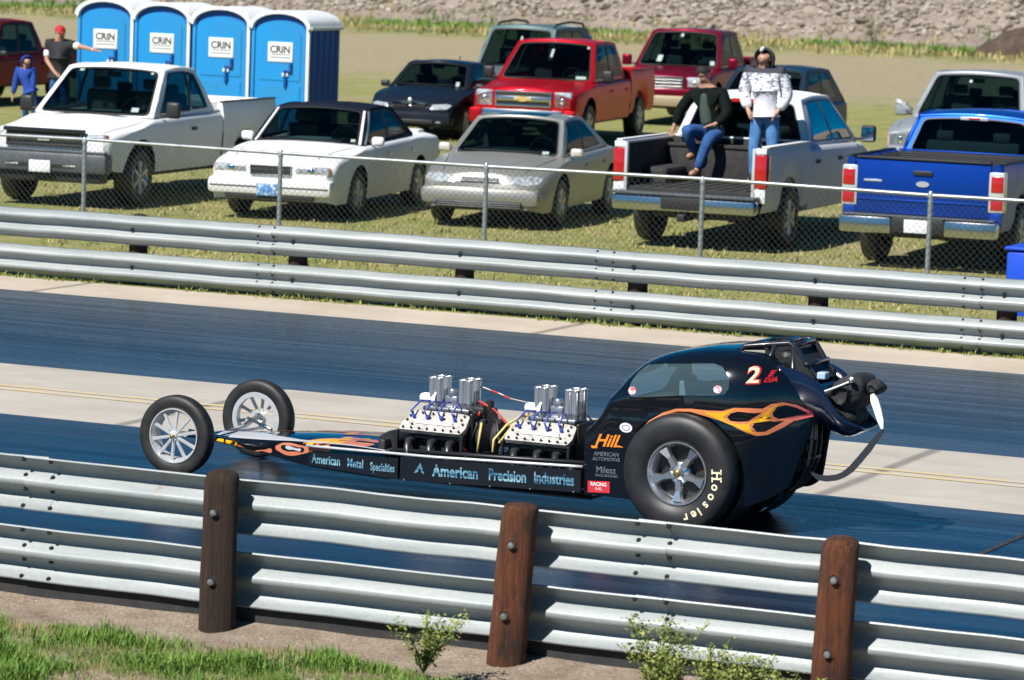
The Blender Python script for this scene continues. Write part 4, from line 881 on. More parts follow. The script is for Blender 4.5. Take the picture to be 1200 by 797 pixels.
# couplers and hoses between the engines
mb = MB()
for x in (-1.70, -1.575): mb.lathe([(.001, x - .02), (.115, x - .02), (.125, x), (.115, x + .02), (.001, x + .02)], 28, 'X', (0, -.05, .42))
mb.build('drive_coupler', mat('coupler_dark', (.07, .065, .08), .5, .5), DR, angle=30)
hs = [('red_hose', (.45, .02, .02), [[(-1.80, -.2, .50), (-1.78, -.24, .45), (-1.78, -.24, .36), (-1.72, -.2, .30)], [(-1.72, -.1, .66), (-1.62, -.05, .60), (-1.5, -.1, .52), (-1.42, -.16, .47)], [(-1.72, -.05, .62), (-1.71, -.12, .56)]]),
      ('yellow_hose', (.62, .50, .16), [[(-1.38, -.08, .60), (-1.48, -.15, .52), (-1.54, -.22, .42), (-1.53, -.25, .34)], [(-1.36, -.05, .6), (-1.44, -.13, .52), (-1.50, -.22, .40)], [(-1.665, -.16, .52), (-1.66, -.2, .42), (-1.67, -.2, .32)]]),
      ('black_hose', (.02, .02, .022), [[(-1.82, -.08, .60), (-1.74, -.12, .58), (-1.70, -.16, .5), (-1.72, -.2, .4)], [(-1.62, -.1, .56), (-1.55, -.16, .54), (-1.51, -.2, .42), (-1.46, -.2, .36)], [(-1.78, 0, .6), (-1.72, 0, .63), (-1.68, -.05, .5)]])]
for nm, c, ps in hs:
    mb = MB()
    for P in ps: mb.tube(P, .009, 6)
    mb.build(nm, mat(nm, c, .45), DR, smooth=True)
for i, (a, b, c) in enumerate((((-1.80, .08, .735), (-1.72, .08, .715), 0), ((-1.72, .08, .715), (-1.66, .08, .70), 1), ((-1.66, .08, .70), (-1.62, .08, .688), 0), ((-1.62, .08, .688), (-1.57, .08, .67), 1), ((-1.57, .08, .67), (-1.45, .08, .655), 0), ((-1.45, .08, .655), (-1.25, .08, .65), 0))):
    MB().tube([a, b], .007, 6).build('fuel_line', M['redp'] if c else M['alloy'], DR)
mb = MB(); mb.lathe([(.0, -.03), (.028, -.02), (.03, .03), (.0, .04)], 12, 'X', (-1.44, -.28, .36)); mb.build('pump', M['chrome_soft'], DR, smooth=True)
mb = MB(); mb.box((-1.80, -.10, .56), (-1.68, .06, .62), .02); mb.lathe([(.03, .6), (.03, .66), (.0, .67)], 12, 'Z', (-1.66, -.05, 0)); mb.build('fuel_pump', M['black'], DR, angle=40)

# ------------------------------------------------------------------ parked vehicles
# local frame: +x towards the nose, +y to the vehicle's left, z up; origin on the ground below the front axle
def car_wheel(parent, x, y, r, w_, rim_m='alloy', spokes=5, side=1, steer=0, rr=.62):
    e = empty('wheel', (x, y, r), steer, parent); h = w_ / 2; s = side; ri = r * rr
    t = MB(); t.lathe([(ri, -h * .8), (ri * 1.08, -h * .95), (r * .88, -h), (r * .97, -h * .85), (r, -h * .5), (r, h * .5), (r * .97, h * .85), (r * .88, h), (ri * 1.08, h * .95), (ri, h * .8)], 36); t.build('tyre', M['tyre'], e, angle=60)
    o = s * h * .86; m = MB(); m.lathe([(ri * 1.0, o), (ri * .96, o + s * .006), (ri * .90, o - s * .01), (ri * .86, o - s * .06), (ri * .86, o - s * .1)], 32)
    for k in range(spokes): spoke(m, r * .1, ri * .93, r * .055 * 5 / spokes ** .8, r * .08 * 5 / spokes ** .9, o - s * .02, o - s * .015, R(90 + 360 / spokes * k), -s * .03)
    m.lathe([(.0, o + s * .004), (r * .12, o), (r * .17, o - s * .03), (r * .17, o - s * .07)], 20); m.build('rim', M[rim_m], e, angle=40)
    b = MB(); b.lathe([(.001, o - s * .09), (ri * .97, o - s * .09)], 24); b.build('brake_disc', M['steel_dark'], e); return e

def loft_body(name, xs, top, sh, hw, bot, arches, paint, parent, dip=None):
    V = []; F = []
    ts = (0, .06, .18, .34, .5, .66, .8, .9, .965, 1.0)
    for x in xs:
        zb = bot(x)
        for (xa, ra, za) in arches:
            if abs(x - xa) < ra: zb = max(zb, za + math.sqrt(ra * ra - (x - xa) ** 2))
        zs, zt, W = sh(x), top(x), hw(x); sill = bot(x); zs = max(zs, zb + .02); pts = []
        for t in ts:
            z = zb + (zs - zb) * t; q = min(1, max(0, (z - sill) / max(.05, zs - sill)))
            y = W * (1 - .05 * (1 - q) ** 2.2 - .04 * max(0, q - .55) ** 1.5 * 2.5); 
            if t >= .965: y -= (.012 if t < 1 else .04)
            pts.append((y, z))
        y1 = pts[-1][0]
        for u in (.93, .82, .65, .45, .22, 0): pts.append((y1 * u, zs + (zt - zs) * (1 - u ** 2.6)))
        V += [(x, y, z) for y, z in pts] + [(x, -y, z) for y, z in reversed(pts[:-1])]
    n = len(V) // len(xs)
    for i in range(len(xs) - 1):
        for j in range(n - 1): F.append((i * n + j, (i + 1) * n + j, (i + 1) * n + j + 1, i * n + j + 1))
    F.append(tuple(range(n))); F.append(tuple((len(xs) - 1) * n + j for j in reversed(range(n))))
    o = mesh_obj(name, V, F, paint, parent); bm = bmesh.new(); bm.from_mesh(o.data); bmesh.ops.recalc_face_normals(bm, faces=bm.faces); bm.to_mesh(o.data); bm.free()
    o.data.polygons.foreach_set('use_smooth', [True] * len(o.data.polygons)); o.data.set_sharp_from_angle(angle=R(38)); return o
def stations(x0, x1, arches, step=.07):
    xs = set(round(x0 + (x1 - x0) * i / int(abs(x1 - x0) / step), 4) for i in range(int(abs(x1 - x0) / step) + 1))
    for (xa, ra, za) in arches:
        for k in range(17):
            v = xa - ra + 2 * ra * k / 16
            if min(x0, x1) < v < max(x0, x1): xs.add(round(v, 4))
    for e in (x0, x1):
        for d in (.01, .03, .06): xs.add(round(e + (d if e == min(x0, x1) else -d), 4))
    xs = sorted(xs); return [x for i, x in enumerate(xs) if i == 0 or x - xs[i - 1] > .004]
HOUSES = []
class House:
    """cabin: hull with curved faces; P(face,u,v) samples the surface"""
    def __init__(s, xfb, xfr, xrr, xrb, wb, wr, zb, zr, bow=.10, crown=.05, zbr=None, rbow=.05):
        s.__dict__.update(locals()); s.zbr = zb if zbr is None else zbr
    def FB(s, u): return Vector((s.xfb + s.bow * (1 - u * u), u * s.wb, s.zb))
    def FR(s, u): return Vector((s.xfr + s.bow * .6 * (1 - u * u), u * s.wr, s.zr + s.crown * (1 - u * u)))
    def RR(s, u): return Vector((s.xrr - s.rbow * .6 * (1 - u * u), u * s.wr, s.zr + s.crown * (1 - u * u) - .01))
    def RB(s, u): return Vector((s.xrb - s.rbow * (1 - u * u), u * s.wb, s.zbr))
    def P(s, face, u, v):
        if face == 'front': return s.FB(u).lerp(s.FR(u), v)
        if face == 'rear': return s.RB(u).lerp(s.RR(u), v)
        if face == 'roof': p = s.FR(u).lerp(s.RR(u), v); p.z += .035 * 4 * v * (1 - v); return p
        sg = 1 if face == 'left' else -1; p = s.FB(sg).lerp(s.RB(sg), u).lerp(s.FR(sg).lerp(s.RR(sg), u), v); p.y += sg * .02 * math.sin(PI * v); p.z += .035 * 4 * u * (1 - u) * v; return p
    def N(s, face, u, v):
        e = .01; a = s.P(face, u + e, v) - s.P(face, u - e, v); b = s.P(face, u, v + e) - s.P(face, u, v - e); n = a.cross(b).normalized()
        d = {'front': Vector((1, 0, .5)), 'rear': Vector((-1, 0, .5)), 'roof': Vector((0, 0, 1)), 'left': Vector((0, 1, 0)), 'right': Vector((0, -1, 0))}[face]
        return n if n.dot(d) > 0 else -n
    def hull(s, name, paint, parent): s.hargs = (name, paint, parent); s.wins = {}; HOUSES.append(s)
    def finish(s):
        """painted cabin with real window openings, rounded pillars and a furnished interior"""
        name, paint, parent = s.hargs; mb = MB(); N = 14
        for face in ('front', 'rear', 'left', 'right', 'roof'):
            ul = -1 if face in ('front', 'rear', 'roof') else 0
            if face in s.wins:
                v, f = curve_mesh([[(ul, 0), (1, 0), (1, 1), (ul, 1)]] + s.wins[face], dense=.09); mb.add([s.P(face, a, b) for a, b in v], f)
            else:
                V = [s.P(face, ul + (1 - ul) * i / N, k / N) for i in range(N + 1) for k in range(N + 1)]; mb.add(V, [(i * (N + 1) + k, i * (N + 1) + k + 1, (i + 1) * (N + 1) + k + 1, (i + 1) * (N + 1) + k) for i in range(N) for k in range(N)])
        ed = [[s.P('front', sg, k / 8) for k in range(9)] for sg in (-1, 1)] + [[s.P('rear', sg, k / 8) for k in range(9)] for sg in (-1, 1)] + [[s.P('left', k / 10, 1) for k in range(11)], [s.P('right', k / 10, 1) for k in range(11)]] + [[s.P('front', -1 + k / 5, 1) for k in range(11)], [s.P('rear', -1 + k / 5, 1) for k in range(11)]]
        c = Vector(((s.xfr + s.xrr) / 2, 0, s.zr - .3))
        for L in ed: mb.tube([p + (c - p).normalized() * .018 for p in L], .027, 8)
        o = mb.build(name, paint, parent, recalc=False); o.data.polygons.foreach_set('use_smooth', [True] * len(o.data.polygons)); o.data.set_sharp_from_angle(angle=R(45))
        zb = s.zb; it = M['interior']
        bx('interior_deck', (s.xrb + .10, -s.wb * .9, zb - .06), (s.xfb - .05, s.wb * .9, zb + .004), it, parent, .01)
        bx('dashboard', (s.xfb - .42, -s.wb * .88, zb - .02), (s.xfb + .0, s.wb * .88, zb + .045), it, parent, .02)
        top = zb + (s.zr - zb) * .50
        for y in (-.37, .37):
            x = s.xfr - .28; q = bx('seat', (x - .12, y - .23, zb - .1), (x, y + .23, top), M['seat_grey'], parent, .05); bx('headrest', (x - .10, y - .12, top + .02), (x - .02, y + .12, top + .17), M['seat_grey'], q, .04)
        if s.xrr < s.xfr - .95:
            q = bx('rear_seat', (s.xrr - .10, -.60, zb - .1), (s.xrr + .04, .60, top - .04), M['seat_grey'], parent, .05)
            for y in (-.36, .36): bx('headrest', (s.xrr - .08, y - .11, top - .04), (s.xrr, y + .11, top + .08), M['seat_grey'], q, .03)
        sw = MB(); cx_ = Vector((s.xfb - .48, .37, zb + .06)); sw.tube([cx_ + Vector((-.06 * math.sin(t), .18 * math.cos(t), .17 * math.sin(t))) for t in [2 * PI * k / 20 for k in range(21)]], .014, 6); sw.tube([cx_ + Vector((0, -.17, 0)), cx_ + Vector((0, .17, 0))], .018, 6); sw.build('steering_wheel', M['black'], parent, smooth=True)
        p = s.P('front', 0, .84); bx('rear_view_mirror', (p.x - .14, -.11, p.z - .05), (p.x - .11, .11, p.z + .02), M['black'], parent, .01)
        bx('headliner', (s.xrr + .02, -s.wr * .9, s.zr - .03), (s.xfr - .02, s.wr * .9, s.zr - .02), M['seat_grey'], parent, .002)
    def window(s, name, face, poly, m, parent, off=.006, r=.05, mid=None):
        poly = round_poly(poly, r, 3) if r else poly; q_ = []
        for a_, b_ in zip(poly, poly[1:] + poly[:1]):
            k_ = max(1, int((Vector(b_) - Vector(a_)).length / .1)); q_ += [tuple(Vector(a_).lerp(Vector(b_), i_ / k_)) for i_ in range(k_)]
        poly = q_; c = Vector((sum(p[0] for p in poly) / len(poly), sum(p[1] for p in poly) / len(poly))); V = [s.P(face, *c) + s.N(face, *c) * off]; F = []; K = 4; n = len(poly)
        for k in range(1, K + 1):
            for p in poly: q = c.lerp(Vector(p), k / K); V.append(s.P(face, *q) + s.N(face, *q) * off)
        for i in range(n): F.append((0, 1 + i, 1 + (i + 1) % n))
        for k in range(1, K):
            for i in range(n): a = 1 + (k - 1) * n; b = 1 + k * n; F.append((a + i, b + i, b + (i + 1) % n, a + (i + 1) % n))
        o = mesh_obj(name, V, F, m, parent, smooth=True); return o
def framed(h, name, face, poly, parent, seal=.016, m='glass', r=.05, eu=None, ev=None):
    """glass with a black seal behind it"""
    c = Vector((sum(p[0] for p in poly) / len(poly), sum(p[1] for p in poly) / len(poly)))
    eu = eu or .012; ev = ev or .03
    out = [(p[0] + (eu if p[0] > c.x else -eu), p[1] + (ev if p[1] > c.y else -ev)) for p in poly]
    w_ = h.window(name, face, poly, M['pane'], parent, .003, r); rp_ = round_poly(poly, r, 3); h.wins.setdefault(face, []).append(rp_)
    ro_ = round_poly(out, r, 3); V = []; F = []
    def dn(pp):
        q = []
        for a_, b_ in zip(pp, pp[1:] + pp[:1]): q += [Vector(a_).lerp(Vector(b_), k / 8) for k in range(8)]
        return q
    A, B_ = dn(rp_), dn(ro_); n = len(A); V = [h.P(face, *p) + h.N(face, *p) * .005 for p in A] + [h.P(face, *p) + h.N(face, *p) * .005 for p in B_] + [h.P(face, *p) - h.N(face, *p) * .02 for p in A]
    F = [(i, (i + 1) % n, n + (i + 1) % n, n + i) for i in range(n)] + [(i, 2 * n + i, 2 * n + (i + 1) % n, (i + 1) % n) for i in range(n)]
    mesh_obj('seal', V, F, M['black'], w_); return w_
M['interior'] = mat('interior_dark', (.03, .032, .034), .8); M['seat_grey'] = mat('seat_fabric', (.13, .135, .13), .85)
pm_ = bpy.data.materials.new('vehicle_pane'); pm_.use_nodes = True; pt_ = pm_.node_tree; pt_.nodes.remove(pt_.nodes['Principled BSDF'])
a_ = pt_.nodes.new('ShaderNodeBsdfTransparent'); a_.inputs[0].default_value = (.20, .30, .31, 1); b_ = pt_.nodes.new('ShaderNodeBsdfGlossy'); b_.inputs['Roughness'].default_value = .02; b_.inputs['Color'].default_value = (.42, .44, .46, 1)
c_ = pt_.nodes.new('ShaderNodeFresnel'); c_.inputs['IOR'].default_value = 1.5; d_ = pt_.nodes.new('ShaderNodeMixShader'); pt_.links.new(c_.outputs[0], d_.inputs[0]); pt_.links.new(a_.outputs[0], d_.inputs[1]); pt_.links.new(b_.outputs[0], d_.inputs[2]); pt_.links.new(d_.outputs[0], pt_.nodes['Material Output'].inputs['Surface']); M['pane'] = pm_
def mirror(parent, x, y, z, side, m, big=False):
    s = (.10, .20, .22) if big else (.09, .17, .12); mb = MB(); yy = y + side * (s[1] / 2 + (.06 if big else .0))
    mb.box((x - s[0] / 2, yy - s[1] / 2, z), (x + s[0] / 2, yy + s[1] / 2, z + s[2]), .035)
    o = mb.build('mirror', m, parent, smooth=True); g_ = MB(); g_.box((x - s[0] / 2 - .004, yy - s[1] / 2 + .02, z + .02), (x - s[0] / 2 + .002, yy + s[1] / 2 - .02, z + s[2] - .02)); g_.build('mirror_glass', M['chrome'], o)
    a = MB(); a.box((x - .03, min(y - side * .03, yy), z + .02), (x + .03, max(y - side * .03, yy), z + .06), .01); a.build('mirror_arm', M['black'], o)
def bx(name, a, b, m, parent, bev=.01): return MB().box(a, b, bev).build(name, m if not isinstance(m, str) else M[m], parent, angle=35)
def seam(bvh, parent, pts, side, w_=.009, m='black'):
    V = []
    P = [Vector(p) for p in pts]; Q = []
    for a, b in zip(P, P[1:]):
        k = max(1, int((b - a).length / .05)); Q += [a.lerp(b, i / k) for i in range(k)]
    Q.append(P[-1])
    vf = ([], [])
    for i, p in enumerate(Q):
        t = (Q[min(i + 1, len(Q) - 1)] - Q[max(i - 1, 0)]).normalized(); n = Vector((-t.y, t.x)) * w_ / 2; vf[0].append(tuple(p + n)); vf[0].append(tuple(p - n))
    for i in range(len(Q) - 1): vf[1].append([2 * i, 2 * i + 1, 2 * i + 3, 2 * i + 2])
    lay('door_seam', vf, bvh, lambda a, b: ((a, side * 3, b), (0, -side, 0)), M[m], parent, off=.002)
def lay_side(name, poly, bvh, side, m, parent, off=.004, smooth=False): return lay(name, curve_mesh([poly], smooth, dense=.06), bvh, lambda a, b: ((a, side * 3, b), (0, -side, 0)), m if not isinstance(m, str) else M[m], parent, off=off)
def lay_front(name, poly, bvh, end, m, parent, off=.004, smooth=False): return lay(name, curve_mesh([poly], smooth, dense=.06), bvh, lambda a, b: ((end * 8, a, b), (-end, 0, 0)), m if not isinstance(m, str) else M[m], parent, off=off, depth=12)
def lay_top(name, poly, bvh, m, parent, off=.004): return lay(name, curve_mesh([poly], False, dense=.08), bvh, lambda a, b: ((a, b, 4), (0, 0, -1)), m if not isinstance(m, str) else M[m], parent, off=off, depth=6)
def place(root, X, Y, hd):   # nose direction = (sin hd, -cos hd)
    a = R(hd); root.location = (X, Y, 0); root.rotation_euler = (0, 0, math.atan2(-math.cos(a), math.sin(a)))
def under_body(root, x0, x1, w_, z0=.22, z1=.62): bx('underbody', (x1, -w_, z0), (x0, w_, z1), 'black', root, .03)
def text_on(s, size, parent, mtx, m, name='lettering', bold=0.0, sx=1.0):
    v, f = text_mesh(s, size, .3, bold=bold, sx=sx); return mesh_obj(name, [mtx @ Vector((a, b, 0)) for a, b in v], f, m, parent)
def stickers(h, root, spots):
    for (u, v, du, dv, m) in spots: du *= .62; dv *= .7; m = 'card' if m == 'paper' else m; h.window('windshield_sticker', 'front', [(u - du, v - dv), (u + du, v - dv), (u + du, v + dv), (u - du, v + dv)], M[m], root, .0105, 0)
def interior_hints(h, root, seed=1):
    """sun visors / seat backs showing pale behind dark glass: thin panels laid on the glass inside"""
    pass

def sedan(name, label, cat, paint, spec):
    root = tag(empty(name), label, cat); S = dict(L0=.95, wb=2.7, ro=1.1, W=.89, belt=.92, hood=.80, cowl=.93, deck=.98, nose=.66, tail=.86, roof=1.40, xfb=-.35, xfr=-1.0, xrr=-2.15, xrb=-2.85, wr=.60, r=.32, two=False, rimm='alloy', spokes=5, roofm=None, mir=None, sill=.24, nw=.70, nb=.08); S.update(spec)
    x0, x1 = S['L0'], -S['wb'] - S['ro']; ar = [(0, S['r'] + .07, S['r']), (-S['wb'], S['r'] + .07, S['r'])]
    top = pchip([(x1, S['tail'] - .06), (x1 + .08, S['tail'] + .02), (x1 + .25, S['deck'] - .02), (S['xrb'], S['deck'] + .01), (-1.6, S['belt'] + .04), (S['xfb'], S['cowl']), (.1, S['hood'] + .06), (x0 - .35, S['hood'] - .02), (x0 - .08, S['nose'] + .04), (x0, S['nose'] - S['nb'])])
    sh = pchip([(x1, S['tail'] - .16), (x1 + .15, S['tail'] - .04), (S['xrb'], S['belt'] + .01), (S['xfb'], S['belt'] - .03), (.1, S['hood'] - .03), (x0 - .3, S['nose']), (x0, S['nose'] - .14)])
    W = S['W']; hw = pchip([(x1, W * .80), (x1 + .12, W * .92), (x1 + .5, W * .985), (-1.3, W), (0, W), (x0 - .45, W * .96), (x0 - .15, W * (.86 + (S['nw'] - .70) * .6)), (x0, W * S['nw'])])
    bot = pchip([(x1, .40), (x1 + .3, .30), (-S['wb'] + .6, S['sill']), (-.5, S['sill']), (x0 - .3, .22), (x0, .27)])
    body = loft_body('body', stations(x1, x0, ar), top, sh, hw, bot, ar, paint, root); bv = bvh_of(body)
    under_body(root, x0 - .25, x1 + .3, W * .72)
    h = House(S['xfb'], S['xfr'], S['xrr'], S['xrb'], W * .86, S['wr'], S['belt'] - .02, S['roof'] - .05, .14, .05, S['deck'] - .03)
    h.hull('cabin_roof', S['roofm'] or paint, root)
    framed(h, 'windshield', 'front', [(-.90, .06), (.90, .06), (.88, .93), (-.88, .93)], root, r=.1, eu=.025)
    framed(h, 'rear_window', 'rear', [(-.86, .10), (.86, .10), (.82, .92), (-.82, .92)], root, r=.1, eu=.025)
    for side, f in ((1, 'left'), (-1, 'right')):
        if S['two']: framed(h, 'side_window', f, [(.08, .10), (.93, .12), (.86, .82), (.70, .90), (.09, .90)], root, r=.06)
        else:
            framed(h, 'side_window', f, [(.09, .10), (.47, .10), (.49, .90), (.10, .90)], root, r=.04); framed(h, 'side_window', f, [(.50, .10), (.88, .14), (.80, .84), (.70, .90), (.52, .90)], root, r=.05)
        xm = -S['wb'] / 2 - .05; b_ = S['belt'] - .05; k = .30
        seam(bv, body, [(-.42, b_), (-.40, .5), (-.46, k), (xm, k), (xm, b_)], side)
        if not S['two']: seam(bv, body, [(xm, k), (-S['wb'] + .42, k), (-S['wb'] + .38, .55), (-S['wb'] + .10, b_ - .05)], side)
        seam(bv, body, [(.38, .47), (-.42, .50), (xm, .50), (-S['wb'] + .42, .50)], side, .02)
        for xx in ((xm + .16,) if S['two'] else (xm + .16, -S['wb'] + .42)): bx('door_handle', (xx - .1, side * (W - .012) - .018, b_ - .12), (xx + .06, side * (W - .012) + .018, b_ - .085), S.get('handle', paint), root, .008)
        mirror(root, S['xfb'] - .22, side * W * .93, S['belt'] - .02, side, S['mir'] or paint)
        for xx in (0, -S['wb']): car_wheel(root, xx, side * (W - .125), S['r'], .205, S['rimm'], S['spokes'], side)
    seam(bv, body, [], 1) if False else None
    for s_ in (1, -1): lay_top('hood_seam', [(S['xfb'] + .16, s_ * W * .82), (x0 - .2, s_ * W * .62), (x0 - .2, s_ * (W * .62 + .01)), (S['xfb'] + .16, s_ * (W * .82 + .012))], bv, 'black', body, .002)
    bx('wiper', (S['xfb'] + .10, -.55, S['cowl'] + .012), (S['xfb'] + .13, .5, S['cowl'] + .022), 'black', root, .002)
    return root, body, bv, h, S, x0, x1

def pickup(name, label, cat, paint, spec):
    root = tag(empty(name), label, cat); S = dict(L0=.95, wb=3.6, ro=1.15, W=.98, belt=1.16, hood=1.06, cowl=1.17, nose=1.0, roof=1.88, xfb=-.42, xfr=-1.12, xrr=-2.3, xrb=-2.42, cab=-2.55, wr=.68, r=.39, rail=1.22, crew=True, rimm='alloy', spokes=6, sill=.44, mir='black', bigm=True, gate=True, bed_in='black_rough'); S.update(spec)
    x0, x1 = S['L0'], -S['wb'] - S['ro']; W = S['W']; ra = S['r'] + .10; ar = [(0, ra, S['r'] + .02)]
    top = pchip([(S['cab'], S['belt'] + .02), (S['xfb'], S['cowl']), (0, S['hood'] + .05), (x0 - .3, S['hood']), (x0 - .06, S['nose'] + .02), (x0, S['nose'] - .05)])
    sh = pchip([(S['cab'], S['belt']), (S['xfb'], S['belt'] - .04), (0, S['hood'] - .05), (x0 - .2, S['nose'] - .07), (x0, S['nose'] - .14)])
    hw = pchip([(S['cab'], W), (0, W), (x0 - .4, W * .985), (x0 - .1, W * .95), (x0, W * .88)]); bot = pchip([(S['cab'], S['sill']), (-.6, S['sill']), (x0 - .3, S['sill'] + .05), (x0, S['sill'] + .12)])
    body = loft_body('cab_body', stations(S['cab'], x0, ar), top, sh, hw, bot, ar, paint, root); bv = bvh_of(body)
    under_body(root, x0 - .3, x1 + .5, W * .62, .34, .62)
    h = House(S['xfb'], S['xfr'], S['xrr'], S['xrb'], W * .90, S['wr'], S['belt'] - .02, S['roof'] - .06, .14, .05, S['belt'], .03); h.hull('cab_roof', paint, root)
    framed(h, 'windshield', 'front', [(-.91, .06), (.91, .06), (.89, .93), (-.89, .93)], root, r=.1, eu=.025)
    framed(h, 'rear_window', 'rear', [(-.88, .10), (.88, .10), (.86, .88), (-.86, .88)], root, r=.1, eu=.02)
    # bed: outer skin with arch, rail cap, inner skin
    bx0, bx1 = S['cab'] - .03, x1; ab = (-S['wb'], ra, S['r'] + .02)
    for side, f in ((1, 'left'), (-1, 'right')):
        if S['crew']:
            framed(h, 'side_window', f, [(.08, .10), (.46, .10), (.47, .90), (.09, .90)], root, r=.04); framed(h, 'side_window', f, [(.50, .10), (.90, .12), (.87, .86), (.80, .90), (.51, .90)], root, r=.05)
        else: framed(h, 'side_window', f, [(.10, .10), (.60, .10), (.62, .90), (.11, .90)], root, r=.04); framed(h, 'side_window', f, [(.64, .12), (.90, .14), (.87, .86), (.65, .90)], root, r=.04)
        xm = (S['cab'] - .42) / 2 + (0 if S['crew'] else -.25); b_ = S['belt'] - .05; k = S['sill'] + .05
        seam(bv, body, [(-.50, b_), (-.49, .75), (-.56, k), (xm, k), (xm, b_)], side, .011); seam(bv, body, [(xm, k), (S['cab'] + .14, k), (S['cab'] + .10, b_)], side, .011)
        for xx in ((xm + .18, S['cab'] + .32) if S['crew'] else (xm + .14,)): bx('door_handle', (xx - .11, side * (W - .008) - .02, b_ - .17), (xx + .05, side * (W - .008) + .02, b_ - .125), S.get('handle', paint), root, .01)
        mirror(root, S['xfb'] - .18, side * W * .96, S['belt'] - .02, side, M[S['mir']] if isinstance(S['mir'], str) else S['mir'], S['bigm'])
        for xx in (0, -S['wb']): car_wheel(root, xx, side * (W - .14), S['r'], .25, S['rimm'], S['spokes'], side, 0, .60)
        xs = stations(bx1, bx0, [ab]); V = []; F = []; rz = S['rail']
        for x in xs:
            zb = S['sill'] + .06
            if abs(x - ab[0]) < ab[1]: zb = max(zb, ab[2] + math.sqrt(ab[1] ** 2 - (x - ab[0]) ** 2))
            dz = S.get('fin', 0) * max(0, min(1, (x - S['cab'] + .5) / .5)); e = min(1, (x - bx1) / .06); yo = W - .025 * (1 - e)
            V += [(x, side * yy, zz) for yy, zz in ((yo * .95, zb), (yo * .985, zb + (rz - zb) * .15), (yo, zb + (rz - zb) * .5), (yo * .99, zb + (rz - zb) * .8), (yo * .97, rz - .03), (yo * .955, rz), (yo - .10, rz), (yo - .115, rz - .02), (yo - .115, .72))]
        n = 9
        for i in range(len(xs) - 1):
            for j in range(n - 1): F.append((i * n + j, (i + 1) * n + j, (i + 1) * n + j + 1, i * n + j + 1))
        for b in (0, (len(xs) - 1) * n): F.append((b + 2, b + 3, b + 4, b + 5, b + 6, b + 7, b + 8))
        bs = MB().add(V, F).build('bed_side', paint, root); bs.data.polygons.foreach_set('use_smooth', [True] * len(bs.data.polygons)); bs.data.set_sharp_from_angle(angle=R(38))
        bx('bed_rail_cap', (bx1 + .05, side * (W - .045) - .05 if True else 0, rz + .003), (bx0 - .03, side * (W - .045) + .03 if side > 0 else side * (W - .045) + .05, rz + .022), S.get('cap', 'black'), root, .006)
        bx('bed_liner', (bx1 + .06, side * (W - .135) - .008, .72), (bx0 - .05, side * (W - .135) + .008, rz - .03), S['bed_in'], root, .002)
        wh = MB(); wh.box((-S['wb'] - .42, side * (W - .35) - .12, .72), (-S['wb'] + .42, side * (W - .35) + .2 * 1 if side > 0 else side * (W - .35) + .12, .95), .05); wh.build('wheel_housing', M[S['bed_in']], root)
    bx('bed_floor', (bx1 + .02, -(W - .13), .70), (bx0 - .03, W - .13, .745), S['bed_in'], root, .004); bx('bed_front', (bx0 - .06, -(W - .12), .745), (bx0 - .02, W - .12, S['rail'] - .01), S['bed_in'] , root, .01)
    bx('bed_front_cap', (bx0 - .07, -(W - .13), S['rail'] - .005), (bx0 - .015, W - .13, S['rail'] + .018), paint, root, .008)
    if S['gate']: bx('tailgate', (x1 - .01, -(W - .16), .66), (x1 + .05, W - .16, S['rail'] - .005), paint, root, .015)
    for s_ in (1, -1): lay_top('hood_seam', [(S['xfb'] + .16, s_ * W * .84), (x0 - .15, s_ * W * .78), (x0 - .15, s_ * (W * .78 + .01)), (S['xfb'] + .16, s_ * (W * .84 + .012))], bv, 'black', body, .002)
    bx('wiper', (S['xfb'] + .10, -.6, S['cowl'] + .012), (S['xfb'] + .13, .55, S['cowl'] + .022), 'black', root, .002)
    return root, body, bv, h, S, x0, x1
def grille_box(root, x, w_, z0, z1, frame, bars, barm, inner='black', fw=.035, emblem=None, split=None):
    g_ = bx('grille', (x - .06, -w_, z0), (x, w_, z1), inner, root, .015)
    for (a, b) in (((x - .02, -w_, z1 - fw), (x + .018, w_, z1)), ((x - .02, -w_, z0), (x + .018, w_, z0 + fw)), ((x - .02, -w_, z0 + fw), (x + .016, -w_ + fw, z1 - fw)), ((x - .02, w_ - fw, z0 + fw), (x + .016, w_, z1 - fw))): bx('grille_frame', a, b, frame, g_, .008)
    m = MB()
    for k in range(bars): z = z0 + fw + (z1 - z0 - 2 * fw) * (k + .5) / bars; m.box((x - .01, -w_ + fw, z - .007), (x + .008, w_ - fw, z + .007), .002)
    m.build('grille_bars', M[barm], g_); return g_
def headlamp(root, x, y0, y1, z0, z1, back=.12, m='lamp', amber=True):
    o = bx('headlight', (x - back, min(y0, y1), z0), (x, max(y0, y1), z1), m, root, .03)
    r_ = MB(); r_.lathe([(.001, x + .004), (.045, x + .003), (.05, x - .005)], 16, 'X', (0, (y0 + y1) / 2, (z0 + z1) / 2)); r_.build('reflector', M['chrome'], o, smooth=True)
    if amber:
        s = 1 if y1 > y0 else -1; bx('turn_signal', (x - back - .01, y1 - .05 if s > 0 else y1 - .012, z0 + .02), (x - .03, y1 + .012 if s > 0 else y1 + .05, z1 - .02), 'amber', o, .01)
def plate(root, x, z, m='white_plate', y=0, s=1): 
    p = bx('number_plate', (x - .01, y - .155, z), (x + .01, y + .155, z + .155), m, root, .004); return p

